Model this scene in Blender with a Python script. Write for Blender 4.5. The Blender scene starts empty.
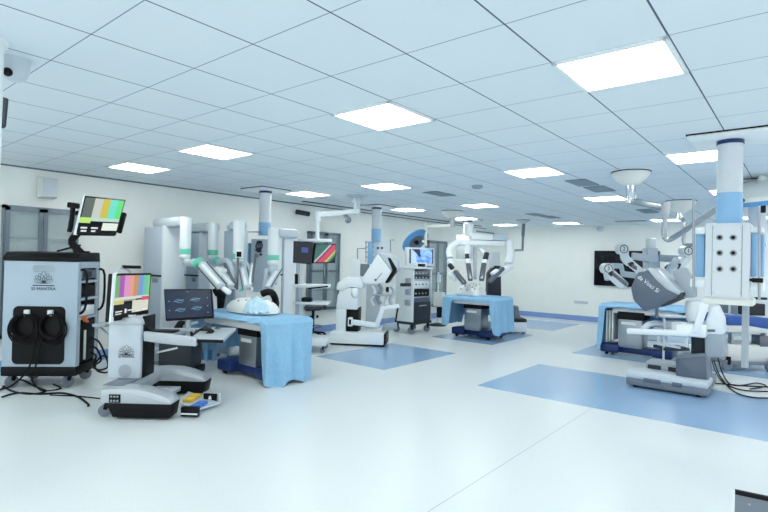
import bpy, bmesh, math, random
from mathutils import Vector, Matrix, Euler
random.seed(5)
S = bpy.context.scene
COL = S.collection
PI = math.pi
V = Vector
# ------------------------------------------------------------------ camera
YAW, PITCH, ROLL, FPX = -.68943, .01099, .02432, 514.05
H, ZC = 1.5887, 2.7656
_f = V((math.sin(YAW)*math.cos(PITCH), math.cos(YAW)*math.cos(PITCH), math.sin(PITCH)))
_r0 = V((math.cos(YAW), -math.sin(YAW), 0)); _u0 = _r0.cross(_f)
_r = math.cos(ROLL)*_r0 + math.sin(ROLL)*_u0
_u = -math.sin(ROLL)*_r0 + math.cos(ROLL)*_u0
RH = V((math.cos(YAW), -math.sin(YAW), 0)); FH = V((math.sin(YAW), math.cos(YAW), 0))
cam = bpy.data.cameras.new('camera'); cam.sensor_width = 36; cam.lens = 36*FPX/768
cam.clip_start = .05; cam.clip_end = 100
co = bpy.data.objects.new('camera', cam); COL.objects.link(co)
M3 = Matrix((_r, _u, -_f)).transposed()
co.matrix_world = Matrix.Translation((0, 0, H)) @ M3.to_4x4()
S.camera = co

def W(X, D, z):                      # survey frame (right, ahead, up) -> world
    p = RH*X + FH*D; return V((p.x, p.y, z))
def ray(u, v): return _f + _r*((u-384)/FPX) - _u*((v-256)/FPX)
def P(u, v, D):                      # sight line at distance D ahead, world
    d = ray(u, v); t = D/(d.dot(FH)); return V((0, 0, H)) + d*t
def at(u, v, z):
    d = ray(u, v); return V((0, 0, H)) + d*((z-H)/d.z)
def onY(u, v, y):
    d = ray(u, v); return V((0, 0, H)) + d*(y/d.y)
def onX(u, v, x):
    d = ray(u, v); return V((0, 0, H)) + d*(x/d.x)
def C(u, v, D):                      # the same point as (right, ahead, up)
    p = P(u, v, D); return (p.dot(RH), D, p.z)

# ------------------------------------------------------------------ materials
def lin(c):
    return tuple(((x/255)/12.92 if x/255 <= .04045 else ((x/255+.055)/1.055)**2.4) for x in c)
def mat(name, c, rough=.45, metal=0., emit=None, es=0., alpha=1., noise=0., nscale=40., trans=0., coat=0.):
    m = bpy.data.materials.new(name); m.use_nodes = True
    n = m.node_tree; b = n.nodes['Principled BSDF']
    col = lin(c)+(1,)
    b.inputs['Base Color'].default_value = col
    b.inputs['Roughness'].default_value = rough; b.inputs['Metallic'].default_value = metal
    b.inputs['Alpha'].default_value = alpha
    b.inputs['Transmission Weight'].default_value = trans
    b.inputs['Coat Weight'].default_value = coat
    if sum(c) < 200: b.inputs['Specular IOR Level'].default_value = .22
    if emit: b.inputs['Emission Color'].default_value = lin(emit)+(1,); b.inputs['Emission Strength'].default_value = es
    if noise:
        t = n.nodes.new('ShaderNodeTexCoord'); x = n.nodes.new('ShaderNodeTexNoise')
        x.inputs['Scale'].default_value = nscale; x.inputs['Detail'].default_value = 4
        r = n.nodes.new('ShaderNodeValToRGB')
        r.color_ramp.elements[0].position = .3; r.color_ramp.elements[1].position = .7
        r.color_ramp.elements[0].color = tuple(v*(1-noise) for v in col[:3])+(1,)
        r.color_ramp.elements[1].color = tuple(min(1, v*(1+noise)) for v in col[:3])+(1,)
        n.links.new(t.outputs['Object'], x.inputs['Vector']); n.links.new(x.outputs['Fac'], r.inputs['Fac'])
        n.links.new(r.outputs['Color'], b.inputs['Base Color'])
    return m
M = {
 'wall': mat('wall paint', (242, 246, 243), .55, noise=.015, nscale=3),
 'floor': mat('floor vinyl', (216, 224, 226), .30, noise=.05, nscale=90),
 'patch': mat('floor inlay', (146, 180, 214), .2, noise=.06, nscale=70),
 'skirt': mat('blue skirting', (128, 160, 214), .4),
 'frame': mat('stainless frame', (120, 133, 145), .35, .6),
 'steel': mat('steel', (160, 168, 175), .32, .75),
 'chrome': mat('chrome', (215, 220, 225), .12, 1.),
 'dsteel': mat('dark steel', (110, 116, 124), .35, .6),
 'glass': mat('cabinet glass', (190, 215, 222), .08, alpha=.28, coat=.5),
 'white': mat('white plastic', (232, 240, 243), .35, noise=.01, nscale=5),
 'ivory': mat('ivory plastic', (222, 226, 222), .4),
 'boxgrey': mat('service box enamel', (212, 220, 226), .4),
 'lgrey': mat('light grey plastic', (196, 208, 217), .38, noise=.012, nscale=6),
 'grey': mat('grey plastic', (160, 172, 182), .4),
 'colgrey': mat('column grey', (176, 192, 206), .4),
 'mgrey': mat('mid grey plastic', (116, 126, 138), .42),
 'slate': mat('slate plastic', (84, 97, 115), .3, coat=.3),
 'dark': mat('dark grey plastic', (52, 58, 66), .45),
 'black': mat('black plastic', (12, 13, 16), .5),
 'rubber': mat('black rubber', (12, 13, 15), .65),
 'silver': mat('silver paint', (188, 197, 204), .3, .35),
 'cartpanel': mat('cart panel', (168, 188, 203), .38, noise=.01, nscale=4),
 'navy': mat('navy enamel', (30, 52, 104), .35, coat=.3),
 'bluebar': mat('blue rail cover', (140, 188, 226), .35),
 'bluelamp': mat('lamp blue', (86, 150, 205), .35),
 'mint': mat('mint ring', (118, 208, 184), .4),
 'drape': mat('drape cloth', (143, 191, 224), .85, noise=.06, nscale=25),
 'palecloth': mat('pale gauze', (190, 220, 236), .85, noise=.08, nscale=20),
 'pad': mat('white pad', (226, 230, 230), .7),
 'torso': mat('torso shell', (240, 243, 240), .5),
 'yellow': mat('yellow pedal', (226, 186, 60), .5),
 'bpedal': mat('blue pedal', (70, 120, 205), .5),
 'orange': mat('orange cable', (214, 120, 60), .5),
 'red': mat('red', (200, 70, 60), .5),
 'decal': mat('dark print', (45, 55, 66), .6),
 'wdecal': mat('white print', (238, 244, 250), .5),
 'vent': mat('vent grey', (150, 168, 182), .5, .2),
 'panel': mat('lit diffuser', (255, 255, 255), .6, emit=(255, 253, 244), es=8.5),
 'blueglass': mat('blue mattress', (40, 84, 160), .5),
 'tv': mat('black glass screen', (18, 21, 27), .12, coat=.3),
}
def emat(c, s=.7):
    k = 'glow_%d_%d_%d' % c
    if k not in M: M[k] = mat(k, (8, 8, 10), .25, emit=c, es=s)
    return M[k]
# ceiling: tile seams in the board itself
def ceiling_mat():
    m = bpy.data.materials.new('ceiling tiles'); m.use_nodes = True
    n = m.node_tree; L = n.links; b = n.nodes['Principled BSDF']
    t = n.nodes.new('ShaderNodeTexCoord'); s = n.nodes.new('ShaderNodeSeparateXYZ'); L.new(t.outputs['Object'], s.inputs[0])
    def seam(sock, off, size, w):
        def mth(op, a, bb):
            q = n.nodes.new('ShaderNodeMath'); q.operation = op
            for i, z in enumerate((a, bb)):
                if hasattr(z, 'links'): L.new(z, q.inputs[i])
                else: q.inputs[i].default_value = z
            return q.outputs[0]
        a = mth('SUBTRACT', sock, off); a = mth('DIVIDE', a, size); a = mth('ADD', a, 100.5); a = mth('FRACT', a, 0)
        a = mth('SUBTRACT', a, .5); a = mth('ABSOLUTE', a, 0); return mth('LESS_THAN', a, w/size/2)
    sx = seam(s.outputs[0], OX, TX, .010); sy = seam(s.outputs[1], OY, TY, .007)
    nz = n.nodes.new('ShaderNodeTexNoise'); nz.inputs['Scale'].default_value = 1.2; L.new(t.outputs['Object'], nz.inputs['Vector'])
    r = n.nodes.new('ShaderNodeValToRGB'); L.new(nz.outputs['Fac'], r.inputs['Fac'])
    r.color_ramp.elements[0].color = lin((217, 229, 238))+(1,); r.color_ramp.elements[1].color = lin((222, 233, 240))+(1,)
    cur = r.outputs['Color']
    for f_, c in ((sy, (122, 142, 166)), (sx, (74, 90, 112))):
        mx = n.nodes.new('ShaderNodeMix'); mx.data_type = 'RGBA'
        L.new(f_, mx.inputs[0]); L.new(cur, mx.inputs[6]); mx.inputs[7].default_value = lin(c)+(1,)
        cur = mx.outputs[2]
    L.new(cur, b.inputs['Base Color']); b.inputs['Roughness'].default_value = .6
    return m
OX, OY, TX, TY = -3.5717, .4999, .603, .597
M['ceiling'] = ceiling_mat()

# ------------------------------------------------------------------ mesh builder
class MB:
    """collects shapes; sp: 'W' world, 'C' (right, ahead, up), 'L' local to the parent"""
    def __init__(s, sp='W'): s.b = bmesh.new(); s.sp = sp; s.cells = None
    def _done(s, vs, rot=None, cen=None):
        if rot is not None:
            bmesh.ops.rotate(s.b, verts=vs, cent=V(cen), matrix=rot)
    def box(s, a, c, bev=0., rot=None, seg=2):
        a, c = V(a), V(c); ce = (a+c)/2; d = c-a
        r = bmesh.ops.create_cube(s.b, size=1)
        vs = r['verts']
        for v in vs: v.co = V((v.co.x*d.x, v.co.y*d.y, v.co.z*d.z))+ce
        if bev > 0:
            es = list({e for v in vs for e in v.link_edges})
            bev = min(bev, min(abs(d.x), abs(d.y), abs(d.z))*.49)
            q = bmesh.ops.bevel(s.b, geom=vs+es, offset=bev, segments=seg, affect='EDGES', profile=.5)
            vs = list({v for f in q['faces'] for v in f.verts} | {v for v in vs if v.is_valid})
            # every vertex of the shell
            st = list(vs); seen = set(vs)
            while st:
                v = st.pop()
                for e in v.link_edges:
                    o = e.other_vert(v)
                    if o not in seen: seen.add(o); st.append(o)
            vs = list(seen)
        if rot is not None: s._done(vs, rot, ce)
        return s
    def cbox(s, c, d, bev=0., rot=None):
        c, d = V(c), V(d)/2; return s.box(c-d, c+d, bev, rot)
    def cyl(s, p, q, r, r2=None, seg=20):
        p, q = V(p), V(q); ax = q-p
        if ax.length < 1e-6: return s
        k = bmesh.ops.create_cone(s.b, cap_ends=True, segments=seg, radius1=r, radius2=r if r2 is None else r2, depth=ax.length)
        mt = Matrix.Translation((p+q)/2) @ ax.to_track_quat('Z', 'Y').to_matrix().to_4x4()
        bmesh.ops.transform(s.b, matrix=mt, verts=k['verts']); return s
    def sph(s, c, r, u=16, v=10):
        k = bmesh.ops.create_uvsphere(s.b, u_segments=u, v_segments=v, radius=1)
        r = V(r) if hasattr(r, '__len__') else V((r, r, r))
        for w in k['verts']: w.co = V((w.co.x*r.x, w.co.y*r.y, w.co.z*r.z))+V(c)
        return s
    def tube(s, pts, r, seg=8, smooth=4, closed=False):
        pts = [V(p) for p in pts]
        if smooth and len(pts) > 2:
            out = []; n = len(pts); rng = range(n if closed else n-1)
            for i in rng:
                p0 = pts[i-1] if (i or closed) else pts[0]; p1 = pts[i]; p2 = pts[(i+1) % n]
                p3 = pts[(i+2) % n] if (closed or i+2 < n) else pts[-1]
                for k in range(smooth):
                    t = k/smooth
                    out.append(.5*((2*p1)+(-p0+p2)*t+(2*p0-5*p1+4*p2-p3)*t*t+(-p0+3*p1-3*p2+p3)*t**3))
            if not closed: out.append(pts[-1])
            pts = out
        n = len(pts); rings = []; up = None
        for i in range(n):
            a = pts[i-1] if (i or closed) else pts[0]; c = pts[(i+1) % n] if (closed or i < n-1) else pts[-1]
            t = (c-a)
            t = t.normalized() if t.length > 1e-9 else V((0, 0, 1))
            if up is None: up = V((0, 0, 1)) if abs(t.z) < .9 else V((1, 0, 0))
            x = t.cross(up)
            if x.length < 1e-6: x = t.cross(V((0, 1, 0)))
            x.normalize(); y = x.cross(t).normalized(); up = y
            rr = r[i] if isinstance(r, list) else r
            rings.append([s.b.verts.new(pts[i]+x*rr*math.cos(2*PI*k/seg)+y*rr*math.sin(2*PI*k/seg)) for k in range(seg)])
        m = n if closed else n-1
        for i in range(m):
            A, B = rings[i], rings[(i+1) % n]
            for k in range(seg): s.b.faces.new((A[k], A[(k+1) % seg], B[(k+1) % seg], B[k]))
        if not closed:
            s.b.faces.new(rings[0][::-1]); s.b.faces.new(rings[-1])
        return s
    def bar(s, p, q, w, h, bev=0., up=(0, 0, 1)):
        """box-section bar from p to q; w across, h along up"""
        p, q, up = V(p), V(q), V(up); y = (q-p); L_ = y.length; y.normalize()
        x = y.cross(up)
        if x.length < 1e-4: x = y.cross(V((1, 0, 0)))
        x.normalize(); z = x.cross(y)
        r = bmesh.ops.create_cube(s.b, size=1); vs = r['verts']
        for v in vs: v.co = V((v.co.x*w, v.co.y*L_, v.co.z*h))
        if bev:
            es = list({e for v in vs for e in v.link_edges})
            n0 = set(s.b.verts)-set(vs)
            bmesh.ops.bevel(s.b, geom=vs+es, offset=min(bev, w*.45, h*.45), segments=2, affect='EDGES', profile=.5)
            vs = [v for v in s.b.verts if v not in n0]
        mt = Matrix.Translation((p+q)/2) @ Matrix((x, y, z)).transposed().to_4x4()
        bmesh.ops.transform(s.b, matrix=mt, verts=vs); return s
    def prism(s, pts, off, bev=0.):
        off = V(off); n = len(pts)
        n0 = set(s.b.verts) if bev else None
        a = [s.b.verts.new(V(p)) for p in pts]; c = [s.b.verts.new(V(p)+off) for p in pts]
        fs = [s.b.faces.new(a), s.b.faces.new(c[::-1])]
        for i in range(n): fs.append(s.b.faces.new((a[i], c[i], c[(i+1) % n], a[(i+1) % n])))
        bmesh.ops.recalc_face_normals(s.b, faces=fs)
        if bev:
            bmesh.ops.bevel(s.b, geom=a+c+list({e for v in a+c for e in v.link_edges}), offset=bev, segments=2, affect='EDGES', profile=.5)
        return s
    def lathe(s, c, prof, seg=28, ax=None):
        c = V(c); rings = []
        for r, z in prof:
            rings.append([s.b.verts.new(V((max(r, 1e-4)*math.cos(2*PI*k/seg), max(r, 1e-4)*math.sin(2*PI*k/seg), z))) for k in range(seg)])
        for A, B in zip(rings, rings[1:]):
            for k in range(seg): s.b.faces.new((A[k], A[(k+1) % seg], B[(k+1) % seg], B[k]))
        s.b.faces.new(rings[0][::-1]); s.b.faces.new(rings[-1])
        vs = [v for R in rings for v in R]
        mt = Matrix.Translation(c)
        if ax is not None: mt = mt @ V(ax).to_track_quat('Z', 'Y').to_matrix().to_4x4()
        bmesh.ops.transform(s.b, matrix=mt, verts=vs); return s
    def grid(s, fn, nu, nv):
        g = [[s.b.verts.new(V(fn(i/nu, j/nv))) for i in range(nu+1)] for j in range(nv+1)]
        for j in range(nv):
            for i in range(nu): s.b.faces.new((g[j][i], g[j][i+1], g[j+1][i+1], g[j+1][i]))
        return s
    def text(s, body, size, origin, ex, ey, depth=.001):
        cu = bpy.data.curves.new('lettering', 'FONT'); cu.body = body; cu.size = size; cu.extrude = depth
        cu.align_x = 'CENTER'; cu.align_y = 'CENTER'
        o = bpy.data.objects.new('lettering', cu); COL.objects.link(o)
        bpy.context.view_layer.update()
        me = bpy.data.meshes.new_from_object(o.evaluated_get(bpy.context.evaluated_depsgraph_get()))
        bpy.data.objects.remove(o); bpy.data.curves.remove(cu)
        ex, ey = V(ex).normalized(), V(ey).normalized(); ez = ex.cross(ey)
        n0 = set(s.b.verts); s.b.from_mesh(me); bpy.data.meshes.remove(me)
        mt = Matrix.Translation(V(origin)) @ Matrix((ex, ey, ez)).transposed().to_4x4()
        bmesh.ops.transform(s.b, matrix=mt, verts=[v for v in s.b.verts if v not in n0]); return s
    def build(s, name, m, parent=None, angle=.55, kind=None, label=None):
        if s.sp == 'C':
            for v in s.b.verts: v.co = W(*v.co)
        if s.sp != 'L' and parent is not None:
            Mi = WM[parent.name].inverted()
            for v in s.b.verts: v.co = Mi @ v.co
        me = bpy.data.meshes.new(name)
        bmesh.ops.recalc_face_normals(s.b, faces=s.b.faces)
        s.b.to_mesh(me); s.b.free()
        for mm in (m if isinstance(m, list) else [m]): me.materials.append(M[mm] if isinstance(mm, str) else mm)
        for p in me.polygons: p.use_smooth = True
        me.set_sharp_from_angle(angle=angle)
        o = bpy.data.objects.new(name, me); COL.objects.link(o)
        if parent is not None: o.parent = parent; WM[o.name] = WM[parent.name]
        else: WM[o.name] = Matrix()
        if kind: o['kind'] = kind
        if label: o['label'] = label
        return o
WM = {}
def thing(name, label, cat, loc, rz=0, group=None):
    o = bpy.data.objects.new(name, None); COL.objects.link(o); o.empty_display_size = .1
    o.location = loc; o.rotation_euler = (0, 0, rz); o['label'] = label; o['category'] = cat
    if group: o['group'] = group
    WM[o.name] = Matrix.Translation(V(loc)) @ Matrix.Rotation(rz, 4, 'Z')
    return o
def tag(o, label, cat, group=None):
    o['label'] = label; o['category'] = cat
    if group: o['group'] = group
    return o
def solo(mb, name, m, label, cat, group=None):
    """a one-mesh thing whose origin sits at its base"""
    vs = [v.co.copy() if mb.sp != 'C' else W(*v.co) for v in mb.b.verts]
    lo = V((min(v.x for v in vs), min(v.y for v in vs), min(v.z for v in vs))); hi = V((max(v.x for v in vs), max(v.y for v in vs), 0))
    base = V(((lo.x+hi.x)/2, (lo.y+hi.y)/2, lo.z))
    if mb.sp == 'C':
        for v in mb.b.verts: v.co = W(*v.co)
        mb.sp = 'W'
    for v in mb.b.verts: v.co -= base
    o = mb.build(name, m); o.location = base; WM[o.name] = Matrix.Translation(base)
    return tag(o, label, cat, group)
def dup(root, dloc, label=None):
    def cp(o, par):
        c = o.copy(); COL.objects.link(c)
        if par: c.parent = par
        for k in list(o.children): cp(k, c)
        return c
    r = cp(root, None); r.location = V(root.location)+V(dloc)
    if label: r['label'] = label
    WM[r.name] = Matrix.Translation(r.location) @ Matrix.Rotation(r.rotation_euler.z, 4, 'Z')
    return r
def struct(name, mb, m): return mb.build(name, m, kind='structure')
def caster(parent, p, r, sp='W', facing=0., m='mgrey'):
    """wheel with black fork; p = floor point"""
    p = V(p); d = V((math.cos(facing), math.sin(facing), 0)); n = V((-d.y, d.x, 0)); t = r*.55
    b = MB(sp); b.bar(p+V((0, 0, r*1.15))-d*r*.25, p+V((0, 0, r*2.15)), t*1.5, r*.7, r*.15); b.cyl(p+V((0, 0, r*2.0)), p+V((0, 0, r*2.6)), r*.4)
    c = b.build('caster', 'rubber', parent)
    q = p+V((0, 0, r))-d*r*.3
    w = MB(sp); w.cyl(q-n*t/2, q+n*t/2, r, seg=20); w.cyl(q-n*(t/2+.004), q+n*(t/2+.004), r*.62)
    o = w.build('wheel', m, None)
    Mi = WM[c.name]
    if sp == 'W':
        for v in o.data.vertices: v.co = Mi.inverted() @ v.co
    o.parent = c; WM[o.name] = Mi
    return c
def screen(parent, name, quad, cells, sp='W', push=.003, base=(10, 12, 16), strength=.62):
    """flat display: quad = TL,TR,BR,BL; cells = (s0,t0,s1,t1,colour), t from the top"""
    TL, TR, BR, BL = [V(p) for p in quad]
    nrm = (TR-TL).cross(BL-TL).normalized()
    b = MB(sp)
    cols = [c[4] for c in cells]; names = []
    for c in [base]+cols:
        if c not in names: names.append(c)
    def pt(s_, t_, k): return (TL*(1-s_)+TR*s_)*(1-t_)+(BL*(1-s_)+BR*s_)*t_ - nrm*push*k
    mi = []
    for i, (s0, t0, s1, t1, c) in enumerate([(0, 0, 1, 1, base)]+list(cells)):
        k = 1+.35*i*.12 if i else .8
        f = b.b.faces.new([b.b.verts.new(pt(*q, k)) for q in ((s0, t0), (s1, t0), (s1, t1), (s0, t1))])
        f.material_index = names.index(c)
    return b.build(name, [c if isinstance(c, str) else emat(c, strength if c != base else .6) for c in names], parent)
def planar(q):
    # slide the last-but-one corner along its sight line into the plane of the others
    q = [V(p) for p in q]; e = V((0, 0, H)); n = (q[1]-q[0]).cross(q[3]-q[0]); d = q[2]-e
    q[2] = e+d*((q[0]-e).dot(n)/d.dot(n)); return q
def slab(sp, quad, th, bev=.008):
    """thick plate behind a quad"""
    q = [V(p) for p in quad]; nrm = (q[1]-q[0]).cross(q[3]-q[0]).normalized()
    b = MB(sp); b.prism(q, nrm*th, bev); return b
def inset(quad, l, t, r, bt):
    TL, TR, BR, BL = [V(p) for p in quad]
    f = lambda s_, t_: (TL*(1-s_)+TR*s_)*(1-t_)+(BL*(1-s_)+BR*s_)*t_
    return [f(l, t), f(1-r, t), f(1-r, 1-bt), f(l, 1-bt)]
def lotus(parent, c, ex, ez, w, m='decal', sp='W', name='emblem'):
    """line-drawn lotus: outlined petals"""
    c, ex, ez = V(c), V(ex).normalized(), V(ez).normalized(); ny = ex.cross(ez)
    b = MB(sp)
    for ang, l, wd in ((0, .62, .17), (24, .56, .15), (-24, .56, .15), (48, .55, .13), (-48, .55, .13), (70, .52, .11), (-70, .52, .11)):
        a = math.radians(ang); d = ex*math.sin(a)+ez*math.cos(a); n = ex*math.cos(a)-ez*math.sin(a)
        pts = []
        for t in (0, .25, .5, .75, 1.):
            pts.append(c+w*(d*l*t+n*wd*math.sin(PI*min(1, t*.98))**.8*(1 if t < 1 else 0)))
        for t in (.75, .5, .25):
            pts.append(c+w*(d*l*t-n*wd*math.sin(PI*t)**.8))
        b.tube(pts, w*.009, seg=4, smooth=2, closed=True)
    return b.build(name, m, parent)
def coil(b, c, ex, ez, n, r, th, wob=.15):
    c, ex, ez = V(c), V(ex), V(ez); ny = ex.cross(ez)
    for k in range(n):
        rr = r*(1+random.uniform(-wob, wob)); cc = c+ex*random.uniform(-.02, .02)-ez*(rr-r*.9)+ny*random.uniform(-.025, .025)
        b.tube([cc+ex*rr*math.cos(a)*.92+ez*rr*math.sin(a) for a in [2*PI*i/12 for i in range(12)]], th, seg=6, smooth=2, closed=True)
def floorpath(pix, z=.008): return [at(u, v, z) for u, v in pix]

# ------------------------------------------------------------------ room
XL, XR, YF, YN = -8.26, 3.6, 15.29, -4.4
def floor_mesh():
    b = MB()
    xs = sorted({XL-.1, -6.24, -4.78, -3.32, .95, XR})
    ys = sorted({YN, 5.86, 6.0, 7.87, 8.02, 9.2, 9.48, 11.24, 11.4, 12.34, 12.6, 14.29, 14.5, YF+.1})
    P_ = [(-6.24, -4.78, 5.86, 7.87), (-6.24, -4.78, 9.2, 11.24), (-6.24, -4.78, 12.34, 14.29), (-3.32, .95, 6.0, 8.02), (-3.32, .95, 9.48, 11.4), (-3.32, .95, 12.6, 14.5)]
    vs = {}
    g = lambda x, y: vs.setdefault((x, y), b.b.verts.new((x, y, 0)))
    for x0, x1 in zip(xs, xs[1:]):
        for y0, y1 in zip(ys, ys[1:]):
            f = b.b.faces.new((g(x0, y0), g(x1, y0), g(x1, y1), g(x0, y1)))
            cx, cy = (x0+x1)/2, (y0+y1)/2
            f.material_index = 1 if any(a < cx < c and d < cy < e for a, c, d, e in P_) else 0
    return b
struct('floor', floor_mesh(), ['floor', 'patch'])
struct('trim_1', MB().box((-1.853, YN, -.002), (-1.849, YF, .0006)), 'vent')
struct('ceiling', MB().box((XL-.1, YN-.1, ZC), (XR+.1, YF+.1, ZC+.1)), 'ceiling')
struct('wall_left', MB().box((XL-.15, YN, 0), (XL, YF, ZC)), 'wall')
struct('wall_far', MB().box((XL, YF, 0), (XR, YF+.15, ZC)), 'wall')
def open_wall(name, wn, a, c, ax):
    # unseen wall, its open band added for fill light: sill, lintel and mullions
    def bx(b, s0, s1, z0, z1):
        if ax == 'y': b.box((a[0], s0, z0), (c[0], s1, z1))
        else: b.box((s0, a[1], z0), (s1, c[1], z1))
    lo, hi = (a[1], c[1]) if ax == 'y' else (a[0], c[0])
    b = MB(); bx(b, lo, hi, 0, .12); bx(b, lo, hi, 2.6, ZC); struct(name, b, 'wall')
    b = MB(); n = 8
    for k in range(n+1):
        s_ = lo+(hi-lo-.06)*k/n; bx(b, s_, s_+.06, .12, 2.6)
    struct(wn, b, 'white')
open_wall('wall_right', 'fill_opening_1', (XR, YN), (XR+.15, YF), 'y')
open_wall('wall_near', 'fill_opening_2', (XL, YN-.15), (XR, YN), 'x')
w = bpy.data.worlds.new('ambient_fill'); S.world = w; w.use_nodes = True  # uniform world light added as fill, entering through the unseen wall openings
w.node_tree.nodes['Background'].inputs[0].default_value = (.97, .985, 1, 1)
w.node_tree.nodes['Background'].inputs[1].default_value = .85
S.view_settings.view_transform = 'Standard'; S.view_settings.look = 'None'; S.view_settings.gamma = 1
S.view_settings.exposure = .72
S.cycles.max_bounces = 12; S.cycles.diffuse_bounces = 8
struct('baseboard_left', MB().box((XL, YN, 0), (XL+.02, YF, .15)), 'skirt')
struct('baseboard_far', MB().box((XL, YF-.02, 0), (XR, YF, .15)), 'skirt')
struct('trim_2', MB().box((XL, YN, ZC-.02), (XL+.012, YF, ZC)), 'dsteel')

# ceiling lights on the tile grid
ROWN = {-6: 'row behind the camera', -1: 'row overhead', 4: 'nearest visible row', 9: 'second row', 14: 'third row', 18: 'fourth row', 22: 'farthest row by the far wall'}
COLN = {-6: 'next to the left wall', -3: 'second from the left wall', 1: 'third from the left wall', 4: 'fourth from the left wall', 8: 'fifth from the left wall'}
proto = None
for j in (4, -6, -1, 9, 14, 18, 22):
    for i in (4, -6, -3, 1, 8):
        if j == 18 and i != -6: continue
        c = V((OX+TX*(i+.5), OY+TY*(j+.5), ZC-.012))
        lab = 'square white ceiling light panel, %s, %s' % (ROWN[j], COLN[i])
        if proto is None:
            proto = thing('ceiling_light', lab, 'ceiling light', c, 0, 'ceiling light panels')
            b = MB('L')
            for sx, sy, dx, dy in ((0, 1, .3, .012), (0, -1, .3, .012), (1, 0, .012, .3), (-1, 0, .012, .3)):
                b.box((sx*.288-dx, sy*.288-dy, -.004), (sx*.288+dx, sy*.288+dy, .012))
            b.build('frame', 'white', proto)
            MB('L').box((-.276, -.276, 0), (.276, .276, .010)).build('diffuser', 'panel', proto)
        else:
            dup(proto, c-proto.location, lab)
# vents
def vent(x, y, w, l, lab):
    t = thing('ceiling_vent', lab, 'vent', (x, y, ZC-.008), 0, 'ceiling air vents')
    MB('L').box((-w/2, -l/2, 0), (w/2, l/2, .008)).build('backing', 'mgrey', t)
    b = MB('L')
    for k in range(9):
        yy = -l/2+l*(k+.5)/9; b.box((-w/2, yy-.014, -.006), (w/2, yy+.014, .002))
    b.build('slat', 'vent', t)
vent(-4.83, 7.3, .28, .6, 'grey slatted ceiling vent near the second light row, left of centre')
vent(-2.45, 7.3, .28, .6, 'grey slatted ceiling vent nearest to the bowl-shaped mount, near half')
vent(-2.43, 8.02, .30, .6, 'paler slatted ceiling vent just beyond the near right one')
vent(-4.87, 11.4, .28, .6, 'grey slatted ceiling vent far back, left of centre')
vent(-4.8, 12.1, .28, .6, 'small grey ceiling vent beyond the far left one')
vent(-2.55, 11.6, .28, .8, 'grey slatted ceiling vent far back on the right')
vent(-3.45, 13.9, .7, .22, 'dark narrow ceiling vent close to the far wall')
solo(MB().lathe((-3.84, 6.82, ZC-.05), [(.05, 0), (.075, .01), (.085, .05)]), 'smoke_detector', 'vent', 'small round smoke detector on ceiling between light rows', 'smoke detector')
t = thing('dome_camera', 'white ceiling dome camera at the upper left corner', 'camera', at(15, 69, ZC-.06), 0)
MB('L').lathe((0, 0, 0), [(.03, -.075), (.062, -.055), (.078, -.015), (.078, .06)]).build('dome', 'lgrey', t)
MB('L').sph((.055, -.05, -.045), .026).build('lens', 'black', t)
# ceiling track beside the left wall
solo(MB().box((-7.86, 6.9, ZC-.012), (-7.8, 14.2, ZC)), 'ceiling_track', 'dark', 'long dark ceiling slot running beside the left wall', 'track')

# wall cabinets with glass doors
def wall_cabinet(y0, y1, z0, z1, lab, nsh=3):
    t = thing('glass_cabinet', lab, 'cabinet', (XL+.05, (y0+y1)/2, z0), 0, 'steel glass-door wall cabinets')
    x0, x1 = XL+.003, XL+.10; f = .045
    b = MB(); b.box((x0, y0, z0), (x1, y0+f, z1)); b.box((x0, y1-f, z0), (x1, y1, z1)); b.box((x0, y0, z1-f), (x1, y1, z1)); b.box((x0, y0, z0), (x1, y1, z0+f))
    b.build('frame', 'frame', t)
    MB().box((x0, y0+f, z0+f), (x0+.006, y1-f, z1-f)).build('back_panel', 'ivory', t)
    for k in range(nsh):
        z = z0+(z1-z0)*(k+1)/(nsh+1); MB().box((x0, y0+f, z), (x1-.02, y1-f, z+.02)).build('shelf', 'steel', t)
    ym = (y0+y1)/2
    for a, c, hy in ((y0+.02, ym-.004, ym-.05), (ym+.004, y1-.02, ym+.05)):
        d = MB(); e = .05
        d.box((x1, a, z0+.02), (x1+.02, a+e, z1-.02)); d.box((x1, c-e, z0+.02), (x1+.02, c, z1-.02))
        d.box((x1, a, z1-.02-e), (x1+.02, c, z1-.02)); d.box((x1, a, z0+.02), (x1+.02, c, z0+.02+e)); d.box((x1, a, (z0+z1)/2-.02), (x1+.02, c, (z0+z1)/2+.02))
        o = d.build('door', 'frame', t)
        MB().box((x1+.006, a+e, z0+.05), (x1+.012, c-e, z1-.05)).build('pane', 'glass', o)
        MB().cyl((x1+.035, hy, 1.25), (x1+.035, hy, 1.45), .008).build('handle', 'chrome', o)
    return t
wall_cabinet(2.02, 2.93, .45, 2.22, 'steel glass-door wall cabinet behind the large equipment cart')
wall_cabinet(7.42, 8.34, .5, 2.2, 'steel glass-door wall cabinet behind the striped monitor')
wall_cabinet(11.8, 12.8, .35, 2.22, 'steel glass-door wall cabinet behind the endoscopy tower')
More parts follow.
